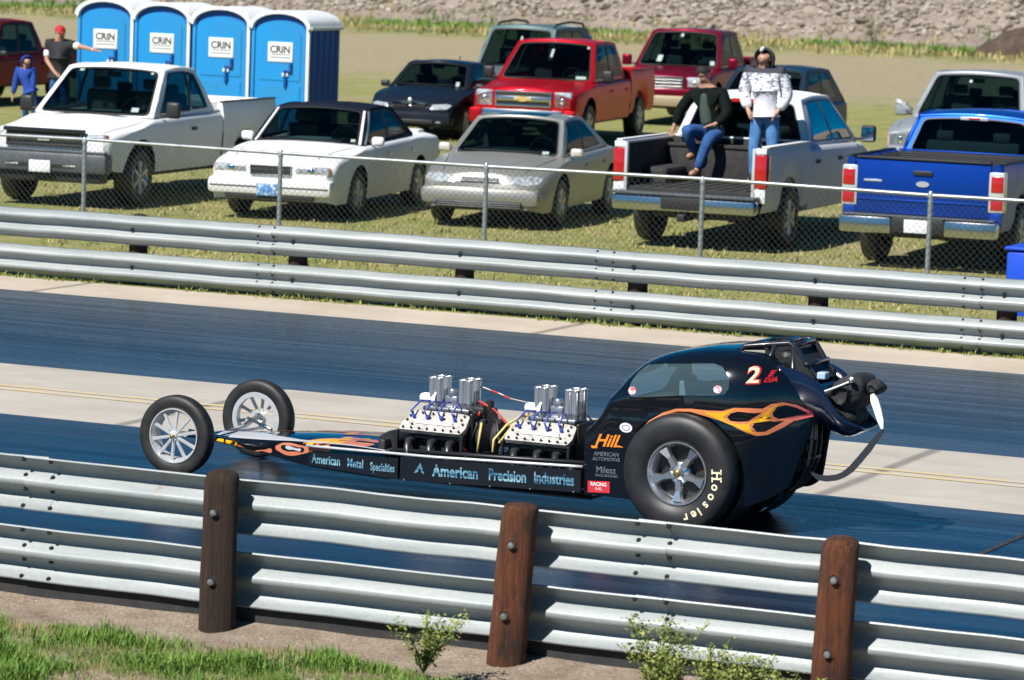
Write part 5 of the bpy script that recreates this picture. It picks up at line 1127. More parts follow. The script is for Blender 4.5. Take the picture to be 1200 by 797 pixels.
# 1 white pickup with black grille guard-like face (front left of the picture)
P = dirty_paint('paint_white', (.72, .73, .75), amount=.5)
root, body, bv, h, S, x0, x1 = pickup('pickup_truck', 'white pickup with a dark grey front bumper, leftmost in the front row', 'pickup truck', P, dict(crew=False, wb=3.5, ro=1.05, roof=1.83, hood=1.10, nose=1.04, xfb=-.50, xfr=-1.18, xrr=-2.15, xrb=-2.50, cab=-2.60, wr=.72, belt=1.18, rail=1.30, cap='black', handle='black', bed_in='bedliner_pale') if M.setdefault('bedliner_pale', mat('bedliner_pale', (.42, .42, .40), .8)) else {})
M['bumper_grey'] = mat('bumper_grey', (.07, .08, .095), .45, .2, noise=(5, (.11, .12, .13), .4, .7))
grille_box(root, x0 + .015, .56, .80, 1.02, 'black', 2, 'steel_dark', fw=.04); m = MB(); m.box((x0 - .02, -.60, .985), (x0 + .05, .60, 1.045), .02); m.build('bug_deflector', mat('smoked_plastic', (.02, .02, .025), .12, 0, 1), root)
bx('grille_badge', (x0 + .03, -.09, .875), (x0 + .042, .09, .925), 'silver_emblem', root, .01)
for s in (1, -1): headlamp(root, x0 - .01, s * .60, s * .86, .80, .985, .2)
bx('front_bumper', (x0 - .12, -.95, .47), (x0 + .12, .95, .74), 'bumper_grey', root, .05); bx('air_intake', (x0 + .0, -.50, .53), (x0 + .125, .50, .60), 'black', root, .01)
bx('bumper_strip', (x0 + .0, -.93, .735), (x0 + .10, .93, .765), 'bumper_grey', root, .01); bx('lower_valance', (x0 - .2, -.85, .34), (x0 + .04, .85, .50), 'black', root, .04)
for s in (1, -1): bx('fog_lamp', (x0 + .08, s * .42 - .1, .545), (x0 + .128, s * .42 + .1, .575), 'alloy', root, .01); bx('tail_light', (x1 - .01, s * .88 - .07, .82), (x1 + .10, s * .88 + .105 if s > 0 else s * .88 + .07, 1.16), 'red_lamp', root, .02) if s > 0 else bx('tail_light', (x1 - .01, -.985, .82), (x1 + .10, -.81, 1.16), 'red_lamp', root, .02)
plate(root, x0 + .135, .47); bx('rear_bumper', (x1 - .12, -.92, .50), (x1 + .02, .92, .68), 'chrome_soft', root, .03)
for s in (1, -1): lay_side('wheel_lip', [( .49 * math.cos(t), .41 + .49 * math.sin(t)) for t in [PI * i / 16 for i in range(17)]] + [(.545 * math.cos(t), .41 + .545 * math.sin(t)) for t in [PI - PI * i / 16 for i in range(17)]], bv, s, P, root, .008); lay_side('fender_badge', [(-.42, .93), (-.25, .93), (-.25, .96), (-.42, .96)], bv, s, 'steel_dark', root)
stickers(h, root, [(.70, .14, .09, .06, 'paper'), (-.62, .90, .08, .03, 'paper'), (.80, .9, .04, .03, 'paper')])
place(root, -25.78, 43.3, 4.5)

# 2 white sedan with dark vinyl roof
M['vinyl'] = mat('dark_vinyl_roof', (.006, .009, .020), .75, 0, 0, spec=.15, bump=(60, .4, .004))
Pw = dirty_paint('paint_cream_white', (.74, .745, .75), amount=.35)
root, body, bv, h, S, x0, x1 = sedan('sedan', 'white sedan with a dark blue cloth roof and a blue front plate', 'sedan', Pw, dict(L0=1.05, ro=1.25, wb=2.77, W=.895, roof=1.42, roofm=M['vinyl'], hood=.90, nose=.78, nw=.86, nb=.03, cowl=.97, belt=.95, deck=1.02, tail=.96, xfb=-.42, xfr=-1.02, xrr=-2.15, xrb=-2.70, wr=.63, handle=M['chrome_soft']))
h.window('pillar', 'left', [(.0, .03), (.055, .03), (.06, .97), (.0, .97)], Pw, root, .012, 0); h.window('pillar', 'right', [(.0, .03), (.055, .03), (.06, .97), (.0, .97)], Pw, root, .012, 0)
for s in (1, -1): h.window('pillar', 'front', [(s * .93, .02), (s * 1.0, .02), (s * 1.0, .97), (s * .93, .97)], Pw, root, .010, 0)
grille_box(root, x0 + .012, .28, .585, .72, 'chrome_soft', 1, 'steel_dark', fw=.015); m = MB()
for k in range(17): m.box((x0 + .0, -.24 + .03 * k - .003, .60), (x0 + .020, -.24 + .03 * k + .003, .70))
m.build('grille_slats', M['chrome_soft'], root)
for s in (1, -1): headlamp(root, x0 - .0, s * .31, s * .78, .59, .72, .2)
bx('front_bumper', (x0 - .25, -.85, .33), (x0 + .10, .85, .555), Pw, root, .07); bx('bumper_strip', (x0 + .07, -.80, .43), (x0 + .106, .80, .45), 'bumper_grey', root, .004); bx('air_intake', (x0 - .1, -.6, .28), (x0 + .07, .6, .34), 'black', root, .01)
plate(root, x0 + .11, .33, 'blue_plate'); bx('rear_bumper', (x1 - .05, -.84, .36), (x1 + .2, .84, .58), Pw, root, .06)
for s in (1, -1): bx('tail_light', (x1 - .015, s * .60 - .2, .64), (x1 + .05, s * .60 + .2, .78), 'red_lamp', root, .02)
m = MB(); m.prism([(x1 + .06, .88), (x1 + .30, 1.01), (x1 + .55, 1.0), (x1 + .5, .9)], -.62, .62); m.build('trunk_lip', Pw, root, angle=30)
stickers(h, root, [(.83, .13, .06, .05, 'paper'), (-.80, .16, .09, .06, 'amber'), (.45, .90, .10, .04, 'amber')][:1])
place(root, -22.68, 43.75, 9)

# 3 silver sedan
Ps = dirty_paint('paint_silver', (.36, .36, .335), amount=.4, metal=.55, rough=.34)
root, body, bv, h, S, x0, x1 = sedan('sedan', 'silver sedan parked between the white sedan and the pickup carrying two men', 'sedan', Ps, dict(W=.885, roof=1.385, wb=2.67, L0=.95, ro=1.05, hood=.85, nose=.70, nw=.76, cowl=.94, belt=.91, deck=.97, xfb=-.30, xfr=-.98, xrr=-2.0, xrb=-2.75, wr=.60, mir=mat('paint_champagne', (.62, .60, .54), .35, .3, .5)))
lay_front('grille', [(-.27, .60), (.27, .60), (.24, .675), (-.24, .675)], bv, 1, 'black', root, .006)
m = MB()
for k in range(3): m.box((x0 - .035, -.25, .615 + .02 * k), (x0 + .008, .25, .622 + .02 * k), .001)
m.build('grille_bars', M['alloy'], root)
for s in (1, -1):
    lay_front('headlight', [(s * .34, .60), (s * .62, .585), (s * .765, .61), (s * .78, .68), (s * .62, .70), (s * .36, .675)], bv, 1, 'lamp', root, .008)
    m = MB(); m.lathe([(.0, .012), (.035, .01), (.045, 0)], 16, 'X', (x0 - .085, s * .48, .64)); m.build('reflector', M['chrome'], root, smooth=True)
    lay_side('turn_signal', [(x0 - .34, .62), (x0 - .10, .60), (x0 - .10, .68), (x0 - .30, .69)], bv, s, 'lamp', root); 
    bx('tail_light', (x1 - .015, s * .62 - .16, .68), (x1 + .05, s * .62 + .16, .82), 'red_lamp', root, .02)
bx('front_bumper', (x0 - .28, -.80, .30), (x0 + .055, .80, .545), Ps, root, .09); bx('air_intake', (x0 - .1, -.58, .27), (x0 + .062, .58, .37), 'black', root, .02)
for k in range(3): bx('intake_bar', (x0 + .0, -.56, .29 + .027 * k), (x0 + .066, .56, .297 + .027 * k), 'alloy', root, .001)
bx('roof_moulding', (-1.9, -.58, 1.352), (-1.1, -.55, 1.362), 'black', root, .002)
h.window('sunroof', 'roof', [(-.55, .12), (.55, .12), (.55, .48), (-.55, .48)], M['glass'], root, .006, .05)
stickers(h, root, [(.72, .10, .09, .05, 'paper')])
place(root, -20.12, 44.6, 9)

# 4 black coupe
Pb = dirty_paint('paint_black_blue', (.006, .012, .024), amount=.15, coat=1.0, rough=.25)
root, body, bv, h, S, x0, x1 = sedan('coupe', 'glossy black coupe with a twin chrome grille parked behind the white sedan', 'coupe', Pb, dict(two=True, W=.88, roof=1.36, wb=2.76, L0=.80, ro=.98, hood=.83, nose=.69, cowl=.95, belt=.90, deck=.96, xfb=-.42, xfr=-1.1, xrr=-2.0, xrb=-3.0, wr=.60, mir=M['black']))
for s in (1, -1):
    g_ = bx('grille', (x0 - .05, s * .17 - .135, .55), (x0 + .012, s * .17 + .135, .67), 'black', root, .03)
    for (z0, z1) in ((.655, .68),): bx('grille_surround', (x0 - .04, s * .17 - .15, z0), (x0 + .03, s * .17 + .15, z1), 'chrome', g_, .008)
    lay_front('headlight', [(s * .40, .56), (s * .68, .575), (s * .74, .64), (s * .66, .665), (s * .42, .65)], bv, 1, 'lamp', root, .008); bx('fog_lamp', (x0 - .05, s * .55 - .06, .32), (x0 + .03, s * .55 + .06, .39), 'lamp', root, .02)
m = MB(); m.lathe([(.0, .01), (.04, .006), (.042, 0)], 16, 'X', (x0 - .02, 0, .72)); m.build('hood_emblem', M['silver_emblem'], root, smooth=True)
bx('front_bumper', (x0 - .28, -.78, .27), (x0 + .03, .78, .52), Pb, root, .08); bx('air_intake', (x0 - .1, -.45, .29), (x0 + .036, .45, .38), 'black', root, .02)
stickers(h, root, [(.72, .20, .07, .12, 'paper')]); m = MB(); m.prism([(-2.35, 1.37), (-2.43, 1.37), (-2.50, 1.43)], -.006, .006); m.build('roof_antenna', M['black'], root)
place(root, -29.25, 61.3, 9)

# 5 bright red crew cab pickup
Pr = dirty_paint('paint_red', (.50, .008, .018), amount=.12, coat=.9, rough=.34, metal=.55)
root, body, bv, h, S, x0, x1 = pickup('pickup_truck', 'bright red crew cab pickup with a chrome split grille and gold emblem, second row', 'pickup truck', Pr, dict(crew=True, roof=1.86, wb=3.65, ro=1.05, W=1.0, hood=1.10, nose=1.06, cab=-2.85, xfb=-.45, xfr=-1.15, xrr=-2.55, xrb=-2.72, rail=1.30, wr=.72, cap=Pr, rimm='alloy'))
grille_box(root, x0 + .015, .52, .72, 1.0, 'chrome', 0, 'chrome', fw=.035); bx('grille_bar', (x0 - .01, -.5, .81), (x0 + .04, .5, .905), 'chrome_soft', root, .02)
m = MB(); m.prism([(-.16, .84), (-.16, .88), (-.06, .88), (-.06, .905), (.06, .905), (.06, .88), (.16, .88), (.16, .84), (.06, .84), (.06, .815), (-.06, .815), (-.06, .84)], x0 + .03, x0 + .055, plane='YZ'); m.build('grille_emblem', M['gold'], root)
for s in (1, -1): headlamp(root, x0 + .0, s * .55, s * .88, .70, 1.0, .22, amber=False); bx('bumper_end', (x0 - .2, s * .85 - .11, .42), (x0 + .085, s * .85 + .13 if s > 0 else s * .85 + .11, .68), Pr, root, .04) if s > 0 else bx('bumper_end', (x0 - .2, -.98, .42), (x0 + .085, -.74, .68), Pr, root, .04)
bx('front_bumper', (x0 - .15, -.75, .42), (x0 + .10, .75, .68), 'chrome_soft', root, .04); bx('air_intake', (x0, -.35, .50), (x0 + .105, .35, .58), 'black', root, .01)
m = MB(); m.prism([(-1.7, 1.88), (-1.78, 1.88), (-1.82, 1.93)], -.007, .007); m.build('roof_antenna', M['black'], root)
stickers(h, root, [(.02, .68, .045, .14, 'paper'), (.75, .10, .16, .05, 'paper'), (.85, .88, .05, .04, 'paper')])
bx('mud_flap', (-S['wb'] - .55, -.98, .2), (-S['wb'] - .53, -.72, .5), 'black', root, .004); bx('rear_bumper', (x1 - .12, -.92, .50), (x1 + .02, .92, .68), 'chrome_soft', root, .03)
place(root, -26.95, 61.3, 8)

# 6 grey green SUV behind the red pickup
Pg = dirty_paint('paint_greygreen', (.12, .18, .19), amount=.2, metal=.4)
root, body, bv, h, S, x0, x1 = sedan('suv', 'pale grey green SUV with black roof rails behind the bright red pickup', 'SUV', Pg, dict(W=.92, roof=1.90, wb=2.7, L0=.92, ro=.9, hood=1.04, nose=.9, cowl=1.12, belt=1.06, deck=1.08, tail=1.0, xfb=-.42, xfr=-1.0, xrr=-3.05, xrb=-3.45, wr=.68, r=.36, mir=M['black'], sill=.36))
for s in (1, -1):
    m = MB(); m.tube([(-1.15, s * .60, 1.88), (-1.3, s * .60, 1.95), (-2.2, s * .60, 1.99), (-2.95, s * .60, 1.95), (-3.1, s * .60, 1.87)], .025, 8); m.build('roof_rail', M['black'], root, smooth=True)
    headlamp(root, x0 - .02, s * .45, s * .80, .72, .88, .15)
grille_box(root, x0 + .0, .42, .70, .88, 'chrome_soft', 3, 'black'); bx('front_bumper', (x0 - .2, -.85, .38), (x0 + .06, .85, .64), Pg, root, .06)
stickers(h, root, [(.10, .68, .045, .12, 'paper')])
place(root, -30.4, 67.5, 5)

# 7 maroon pickup behind
Pm = dirty_paint('paint_maroon', (.19, .006, .026), amount=.12, coat=.9, rough=.34, metal=.55)
root, body, bv, h, S, x0, x1 = pickup('pickup_truck', 'maroon crew cab pickup with a tan lower bumper behind the bright red pickup', 'pickup truck', Pm, dict(crew=True, roof=1.90, wb=3.65, ro=1.15, W=1.0, hood=1.12, nose=1.04, cab=-2.75, xfb=-.45, xfr=-1.12, xrr=-2.4, xrb=-2.62, rail=1.28, wr=.72, mir=Pm, bigm=True))
grille_box(root, x0 + .015, .50, .74, 1.0, 'chrome_soft', 3, 'chrome_soft')
for s in (1, -1): headlamp(root, x0 + .0, s * .56, s * .90, .78, 1.0, .22)
M['tan_trim'] = mat('tan_trim', (.36, .29, .19), .5, .2); bx('front_bumper', (x0 - .15, -.96, .40), (x0 + .10, .96, .62), 'tan_trim', root, .04); bx('bumper_cover', (x0 - .15, -.95, .625), (x0 + .07, .95, .76), Pm, root, .03)
for s in (1, -1): bx('fog_lamp', (x0 + .05, s * .66 - .09, .46), (x0 + .104, s * .66 + .09, .56), 'black', root, .03)
stickers(h, root, [(-.45, .22, .10, .12, 'paper'), (.82, .14, .08, .08, 'paper'), (-.05, .85, .06, .06, 'paper')])
place(root, -28.05, 70.5, 7)

# 8 dark red small pickup at the left edge
Pd = dirty_paint('paint_dark_red', (.16, .006, .016), amount=.15, coat=.8, metal=.5)
root, body, bv, h, S, x0, x1 = pickup('pickup_truck', 'dark red pickup cut off by the left edge behind the child in blue', 'pickup truck', Pd, dict(crew=True, roof=1.68, wb=3.2, ro=1.1, W=.88, belt=1.0, hood=.94, nose=.88, cowl=1.0, cab=-2.65, xfb=-.40, xfr=-1.0, xrr=-2.3, xrb=-2.52, rail=1.06, wr=.62, r=.34, sill=.40, bigm=False, cap='black'))
for s in (1, -1): headlamp(root, x0 - .0, s * .50, s * .80, .64, .80, .2); lay_side('side_moulding', [(-.55, .60), (-2.6, .60), (-2.6, .64), (-.55, .64)], bv, s, 'bumper_grey', root)
grille_box(root, x0 + .01, .45, .64, .82, 'chrome_soft', 3, 'black'); bx('front_bumper', (x0 - .15, -.84, .36), (x0 + .1, .84, .56), 'bumper_grey', root, .04)
place(root, -40.2, 62.5, 3)

# 9 dark blue hatchback behind the men
Pn = dirty_paint('paint_navy', (.018, .045, .09), amount=.15, coat=.9, metal=.5)
root, body, bv, h, S, x0, x1 = sedan('hatchback', 'dark blue rounded hatchback partly hidden behind the man in the white hooded jacket', 'hatchback', Pn, dict(W=.90, roof=1.60, wb=2.65, L0=.88, ro=.85, hood=.96, nose=.82, cowl=1.04, belt=.98, deck=1.02, tail=.95, xfb=-.30, xfr=-1.15, xrr=-2.7, xrb=-3.3, wr=.62, r=.33, mir=M['black']))
for s in (1, -1): headlamp(root, x0 - .03, s * .42, s * .76, .64, .78, .16)
bx('front_bumper', (x0 - .2, -.80, .30), (x0 + .05, .80, .55), Pn, root, .07); stickers(h, root, [(.55, .80, .09, .03, 'paper')])
place(root, -22.35, 60.0, 5)

# 10 silver pickup facing camera at the right edge
Pq = dirty_paint('paint_steel', (.34, .37, .40), amount=.35, metal=.5)
root, body, bv, h, S, x0, x1 = pickup('pickup_truck', 'silver grey pickup facing the track behind the blue pickup at the right edge', 'pickup truck', Pq, dict(crew=True, roof=1.86, wb=3.57, ro=1.15, W=1.0, hood=1.16, nose=1.06, belt=1.15, xfb=-.55, xfr=-1.2, xrr=-2.5, xrb=-2.65, cab=-2.8, wr=.71, mir=Pq))
M['chrome_white'] = mat('tow_mirror_chrome', (.75, .76, .76), .25, .5)
g_ = grille_box(root, x0 + .02, .42, .74, 1.04, 'chrome_soft', 0, 'black', inner='black', fw=.05); bx('grille_bar', (x0, -.025, .78), (x0 + .04, .025, 1.0), 'chrome_soft', g_, .01); bx('grille_bar', (x0, -.38, .87), (x0 + .038, .38, .91), 'chrome_soft', g_, .01)
for s in (1, -1): headlamp(root, x0 - .0, s * .50, s * .90, .72, .96, .3); bx('hood_ridge', (-.3, s * .44 - .03, 1.175), (x0 - .25, s * .44 + .03, 1.195), Pq, root, .01)
for s in (1, -1): m = MB(); m.tube([(-.75, s * .96, 1.20), (-.70, s * 1.12, 1.33), (-.70, s * 1.2, 1.36)], .045, 8); m.build('mirror_tube', M['chrome_white'], root, smooth=True)
bx('front_bumper', (x0 - .15, -.98, .42), (x0 + .10, .98, .70), 'chrome_soft', root, .05); stickers(h, root, [(.30, .12, .22, .035, 'black'), (-.1, .8, .05, .04, 'paper')])
place(root, -17.35, 55.8, 4)

# 11 white pickup with the tailgate off, seen from behind
Pw2 = dirty_paint('paint_white_2', (.68, .70, .72), amount=.6)
root, body, bv, h, S, x0, x1 = pickup('pickup_truck', 'white pickup seen from behind, two men in its open black bed', 'pickup truck', Pw2, dict(crew=True, roof=1.87, wb=3.57, ro=1.12, W=1.0, rail=1.30, gate=False, cab=-2.75, xrr=-2.42, xrb=-2.60, xfr=-1.15, wr=.70, cap=Pw2, belt=1.24, cowl=1.2, hood=1.12, nose=1.05, bed_in='black_rough', handle='black'))
for s in (1, -1):
    bx('tail_light', (x1 - .02, s * .92 - .075, .80), (x1 + .16, s * .92 + .082 if s > 0 else s * .92 + .075, 1.22), 'red_lamp', root, .03) if s > 0 else bx('tail_light', (x1 - .02, -1.003, .80), (x1 + .16, -.845, 1.22), 'red_lamp', root, .03)
    bx('tail_light_trim', (x1 - .025, s * .83 - .02, .66), (x1 + .05, s * .83 + .02, 1.29), 'chrome_white', root, .008); bx('tail_post', (x1 - .012, s * .92 - .07, .62), (x1 + .05, s * .92 + .07, .79), Pw2, root, .01); bx('tail_post', (x1 - .012, s * .92 - .07, 1.225), (x1 + .05, s * .92 + .07, 1.30), Pw2, root, .01)
bx('rear_bumper', (x1 - .24, -.93, .47), (x1 - .02, .93, .66), 'chrome_soft', root, .04); bx('bumper_step', (x1 - .26, -.93, .665), (x1 + .0, .93, .70), 'bumper_grey', root, .01); bx('bumper_centre', (x1 - .246, -.28, .50), (x1 - .2, .28, .66), 'black', root, .01)
bx('hitch', (x1 - .30, -.05, .36), (x1 + .1, .05, .45), 'black', root, .01); bx('tow_hook', (x1 - .3, -.30, .38), (x1 - .0, -.22, .44), 'black', root, .02)
bx('brake_light', (h.RR(0).x - .035, -.20, 1.745), (h.RR(0).x + .03, .20, 1.80), 'red_lamp', root, .01)
bx('rear_sill', (x1 - .015, -.84, .62), (x1 + .03, .84, .70), 'bumper_grey', root, .01)
for k in range(9): bx('liner_rib', (x1 + .05, -.68 + .17 * k - .03, .746), (-2.85, -.68 + .17 * k + .03, .756), 'black_rough', root, .003)
for s in (1, -1): lay_side('side_badge', [(-.9, .72), (-.62, .72), (-.62, .80), (-.9, .80)], bv, s, 'steel_dark', root)
pk11 = root; ax_ = -16.83; ay_ = 44.0
a = R(183); dx, dy = math.sin(a), -math.cos(a); place(root, ax_ + dx * S['wb'], ay_ + dy * S['wb'], 183)

# 12 blue pickup at the right edge, seen from behind
Pbl = dirty_paint('paint_blue', (.010, .065, .40), amount=.12, coat=.9, rough=.32, metal=.6)
root, body, bv, h, S, x0, x1 = pickup('pickup_truck', 'metallic blue crew cab pickup seen from behind at the right edge', 'pickup truck', Pbl, dict(crew=True, roof=1.80, wb=3.55, ro=1.12, W=.985, rail=1.31, cab=-2.6, xrr=-2.28, xrb=-2.46, xfr=-1.15, wr=.72, belt=1.24, cowl=1.2, hood=1.12, nose=1.05, cap='black'))
for s in (1, -1):
    a_, b_ = (.80, .992) if s > 0 else (-.992, -.80)
    t_ = bx('tail_light', (x1 - .02, a_, .74), (x1 + .14, b_, 1.22), 'chrome_white', root, .02); bx('tail_lens', (x1 - .03, a_ + (.03 if s > 0 else .012), .98), (x1 - .0, b_ - (.012 if s > 0 else .03), 1.17), 'red_lamp', t_, .01); bx('tail_lens', (x1 - .03, a_ + (.03 if s > 0 else .012), .77), (x1 - .0, b_ - (.012 if s > 0 else .03), .90), 'red_lamp', t_, .01)
    bx('tail_post', (x1 - .012, min(a_, b_) + .02, .60), (x1 + .05, max(a_, b_) - .02, .735), Pbl, root, .01); bx('rear_bumper', (x1 - .2, s * .64 - .32, .43), (x1 - .02, s * .64 + .32, .63), 'chrome_soft', root, .03)
bx('bumper_centre', (x1 - .19, -.32, .45), (x1 - .03, .32, .64), 'black', root, .02); plate(root, x1 - .205, .46); bx('bumper_top', (x1 - .19, -.92, .635), (x1 - .01, .92, .655), 'bumper_grey', root, .006)
bx('tailgate_handle', (x1 - .03, -.12, 1.13), (x1 - .005, .12, 1.19), 'black', root, .01); m = MB(); m.prism([(.08 * math.cos(t * PI / 8), 1.03 + .035 * math.sin(t * PI / 8)) for t in range(16)], x1 - .022, x1 - .008, plane='YZ'); m.build('tailgate_badge', M['silver_emblem'], root)
bx('tailgate_crease', (x1 - .024, -.80, .815), (x1 - .005, .80, .835), Pbl, root, .006); bx('model_badge', (x1 - .02, .50, 1.035), (x1 - .008, .72, 1.06), 'silver_emblem', root, .002)
bx('tailgate_cap', (x1 - .03, -.82, 1.306), (x1 + .07, .82, 1.335), 'black', root, .01); bx('brake_light', (h.RR(0).x - .035, -.18, 1.70), (h.RR(0).x + .03, .18, 1.745), 'chrome_white', root, .01); bx('brake_lens', (h.RR(0).x - .04, -.07, 1.71), (h.RR(0).x - .0, .07, 1.735), 'red_lamp', root, .004)
for xx in (-3.0, -3.4, -3.8): bx('bed_cross_bar', (xx - .025, -.86, 1.285), (xx + .025, .86, 1.30), 'black', root, .004)
a = R(183); dx, dy = math.sin(a), -math.cos(a); place(root, -13.62 + dx * S['wb'], 43.4 + dy * S['wb'], 183)

for h_ in HOUSES: h_.finish()

# ------------------------------------------------------------------ portable toilets
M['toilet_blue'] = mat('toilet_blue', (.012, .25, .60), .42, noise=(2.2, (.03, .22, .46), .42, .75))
M['toilet_shaded'] = mat('toilet_shaded_blue', (.006, .075, .30), .5)  # shade of the side walls put into a darker copy of the blue
M['toilet_white'] = mat('toilet_white', (.74, .76, .78), .5, noise=(4, (.66, .68, .70), .4, .7))
M['toilet_dark'] = mat('toilet_handle_blue', (.004, .06, .26), .4)
def arch(w_, z0, zs, zt, n=12): return [(-w_, z0), (w_, z0), (w_, zs)] + [(w_ * math.cos(PI * k / n), zs + (zt - zs) * math.sin(PI * k / n) ** .9) for k in range(1, n)] + [(-w_, zs)]
def toilet(lbl):
    t = tag(empty('portable_toilet'), lbl, 'portable toilet', 'blue portable toilets standing in a row')
    m = MB(); m.prism(arch(.56, .12, 2.02, 2.24), -.55, .55)
    for s in (-1, 1):
        for k in range(5): m.box((s * .56 - .012, -.48 + .22 * k, .2), (s * .56 + .012, -.34 + .22 * k, 1.98), .01)
    b = m.build('cabin', M['toilet_shaded'], t, angle=30)
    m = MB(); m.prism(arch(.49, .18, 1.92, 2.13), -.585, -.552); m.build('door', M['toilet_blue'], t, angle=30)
    d = t.children[-1]; m = MB(); m.prism(arch(.40, .30, 1.0, 1.0, 4), -.600, -.586); m.build('door_panel', M['toilet_blue'], d, angle=30)
    m = MB(); m.prism(arch(.40, 1.10, 1.86, 2.03), -.596, -.586); m.build('door_panel', M['toilet_blue'], d, angle=30)
    for s in (-1, 1): bx('corner_post', (s * .535 - .03, -.60, .12), (s * .535 + .03, -.545, 2.02), M['toilet_white' if s > 0 else 'toilet_blue'], t, .008)
    # roof: arched shell overhanging the front, with ribs
    R_ = arch(.60, 2.0, 2.02, 2.30); outer = R_[2:]; V = []; F = []; st = [(-.64, 1.0), (-.62, 1.03), (-.3, 1.0), (0, 1.03), (.3, 1.0), (.6, 1.02)]
    n = len(outer)
    for (y, k) in st:
        for (x, z) in outer: V.append((x * (1 if y < .5 else .99), y, 2.0 + (z - 2.0) * k))
        for (x, z) in outer: V.append((x * .9, y, 2.0 + (z - 2.0) * k - .05))
    for i in range(len(st) - 1):
        for j in range(n - 1): a = i * 2 * n + j; F.append((a, a + 1, a + 2 * n + 1, a + 2 * n)); F.append((a + n, a + n + 2 * n, a + n + 2 * n + 1, a + n + 1))
    for i in (0, len(st) - 1):
        for j in range(n - 1): a = i * 2 * n + j; F.append((a, a + 1, a + n + 1, a + n))
    MB().add(V, F).build('roof', M['toilet_white'], t, angle=40)
    m = MB(); m.box((-.62, -.60, 1.985), (-.52, .60, 2.04), .01); m.box((.52, -.60, 1.985), (.62, .60, 2.04), .01); m.build('roof_edge', M['toilet_white'], t)
    sg = bx('sign', (-.23, -.612, 1.42), (.25, -.598, 1.76), 'white', t, .004)
    q = Matrix.Translation((.01, -.6145, 1.63)) @ Matrix.Rotation(PI / 2, 4, 'X'); text_on('CRIN', .17, sg, q, M['black'], 'lettering', .006)
    q = Matrix.Translation((.01, -.6145, 1.51)) @ Matrix.Rotation(PI / 2, 4, 'X'); m = MB()
    for k in range(2): m.box((-.18, -.6145, 1.49 + .05 * k), (.20, -.6125, 1.505 + .05 * k))
    m.build('small_print', M['grey_letter'], sg)
    m = MB(); m.box((.20, -.64, 1.28), (.25, -.60, 1.42), .01); m.box((.10, -.64, 1.24), (.25, -.60, 1.29), .01); m.box((.10, -.64, .98), (.15, -.60, 1.28), .01); m.build('door_handle', M['toilet_dark'], d)
    bx('latch', (.06, -.63, 1.17), (.18, -.60, 1.23), 'paper', d, .01)
    m = MB(); m.box((-.58, -.60, 0), (.58, .60, .11), .02); m.build('base', M['black'], t)
    return t
tl_ = ['leftmost blue portable toilet, beside the man in the red cap', 'second blue portable toilet from the left in the row', 'third blue portable toilet from the left in the row', 'rightmost blue portable toilet with its shaded blue side showing']
t0 = toilet(tl_[0])
for i, (x, y) in enumerate(((-33.77, 58.2), (-32.54, 58.1), (-31.32, 58.0), (-30.09, 57.9))):
    t = t0 if i == 0 else copy_tree(t0); t.location = (x, y, .06 - .02 * i); t.rotation_euler = (0, 0, R((.8, -1.2, .5, -.4)[i])); t['label'] = tl_[i]

# ------------------------------------------------------------------ people
M['skin'] = mat('skin', (.42, .23, .16), .55); M['denim'] = mat('denim_blue', (.045, .15, .36), .85, noise=(7, (.10, .26, .50), .4, .7)); M['denim_dark'] = mat('denim_dark', (.012, .06, .20), .85, noise=(7, (.03, .12, .32), .4, .7))
M['jacket_dark'] = mat('jacket_dark_green', (.003, .006, .0055), .9, noise=(6, (.007, .012, .010), .4, .7), spec=.15); M['shirt_green'] = mat('shirt_green', (.035, .055, .04), .8)
M['tee_black'] = mat('tee_black', (.012, .013, .018), .8); M['hoodie_blue'] = mat('hoodie_blue', (.010, .05, .30), .85); M['cap_red'] = mat('cap_red', (.42, .012, .02), .7); M['boot'] = mat('boot_tan', (.12, .06, .03), .8); M['hair'] = mat('hair_dark', (.02, .012, .008), .8); M['cap_black'] = mat('cap_black', (.01, .01, .012), .8); M['cap_blue'] = mat('cap_blue', (.02, .13, .28), .7)
# white jacket with grey and dark printed pattern
jm_, jt, jb, jv = newmat('hoodie_pattern', .8)
vo = jt.nodes.new('ShaderNodeTexVoronoi'); vo.inputs['Scale'].default_value = 26; vo.distance = 'CHEBYCHEV'; jt.links.new(mapping(jt, jv, (1, 1, 1.8)), vo.inputs['Vector'])
zz = jt.nodes.new('ShaderNodeSeparateXYZ'); jt.links.new(jv, zz.inputs[0]); mk = jt.nodes.new('ShaderNodeMapRange'); mk.inputs[1].default_value = 1.05; mk.inputs[2].default_value = 1.45; jt.links.new(zz.outputs['Z'], mk.inputs[0])
sp2 = jt.nodes.new('ShaderNodeSeparateColor'); jt.links.new(vo.outputs['Color'], sp2.inputs[0])
th = math_(jt, 'LESS_THAN', sp2.outputs[0], math_(jt, 'MULTIPLY', mk.outputs[0], .55)); c_ = mixc(jt, th, (.70, .70, .76), (.20, .21, .27))
tp = math_(jt, 'GREATER_THAN', zz.outputs['Z'], 1.43); jt.links.new(mixc(jt, tp, c_, (.03, .033, .05)), jb.inputs['Base Color'])
M['hoodie_pattern'] = jm_

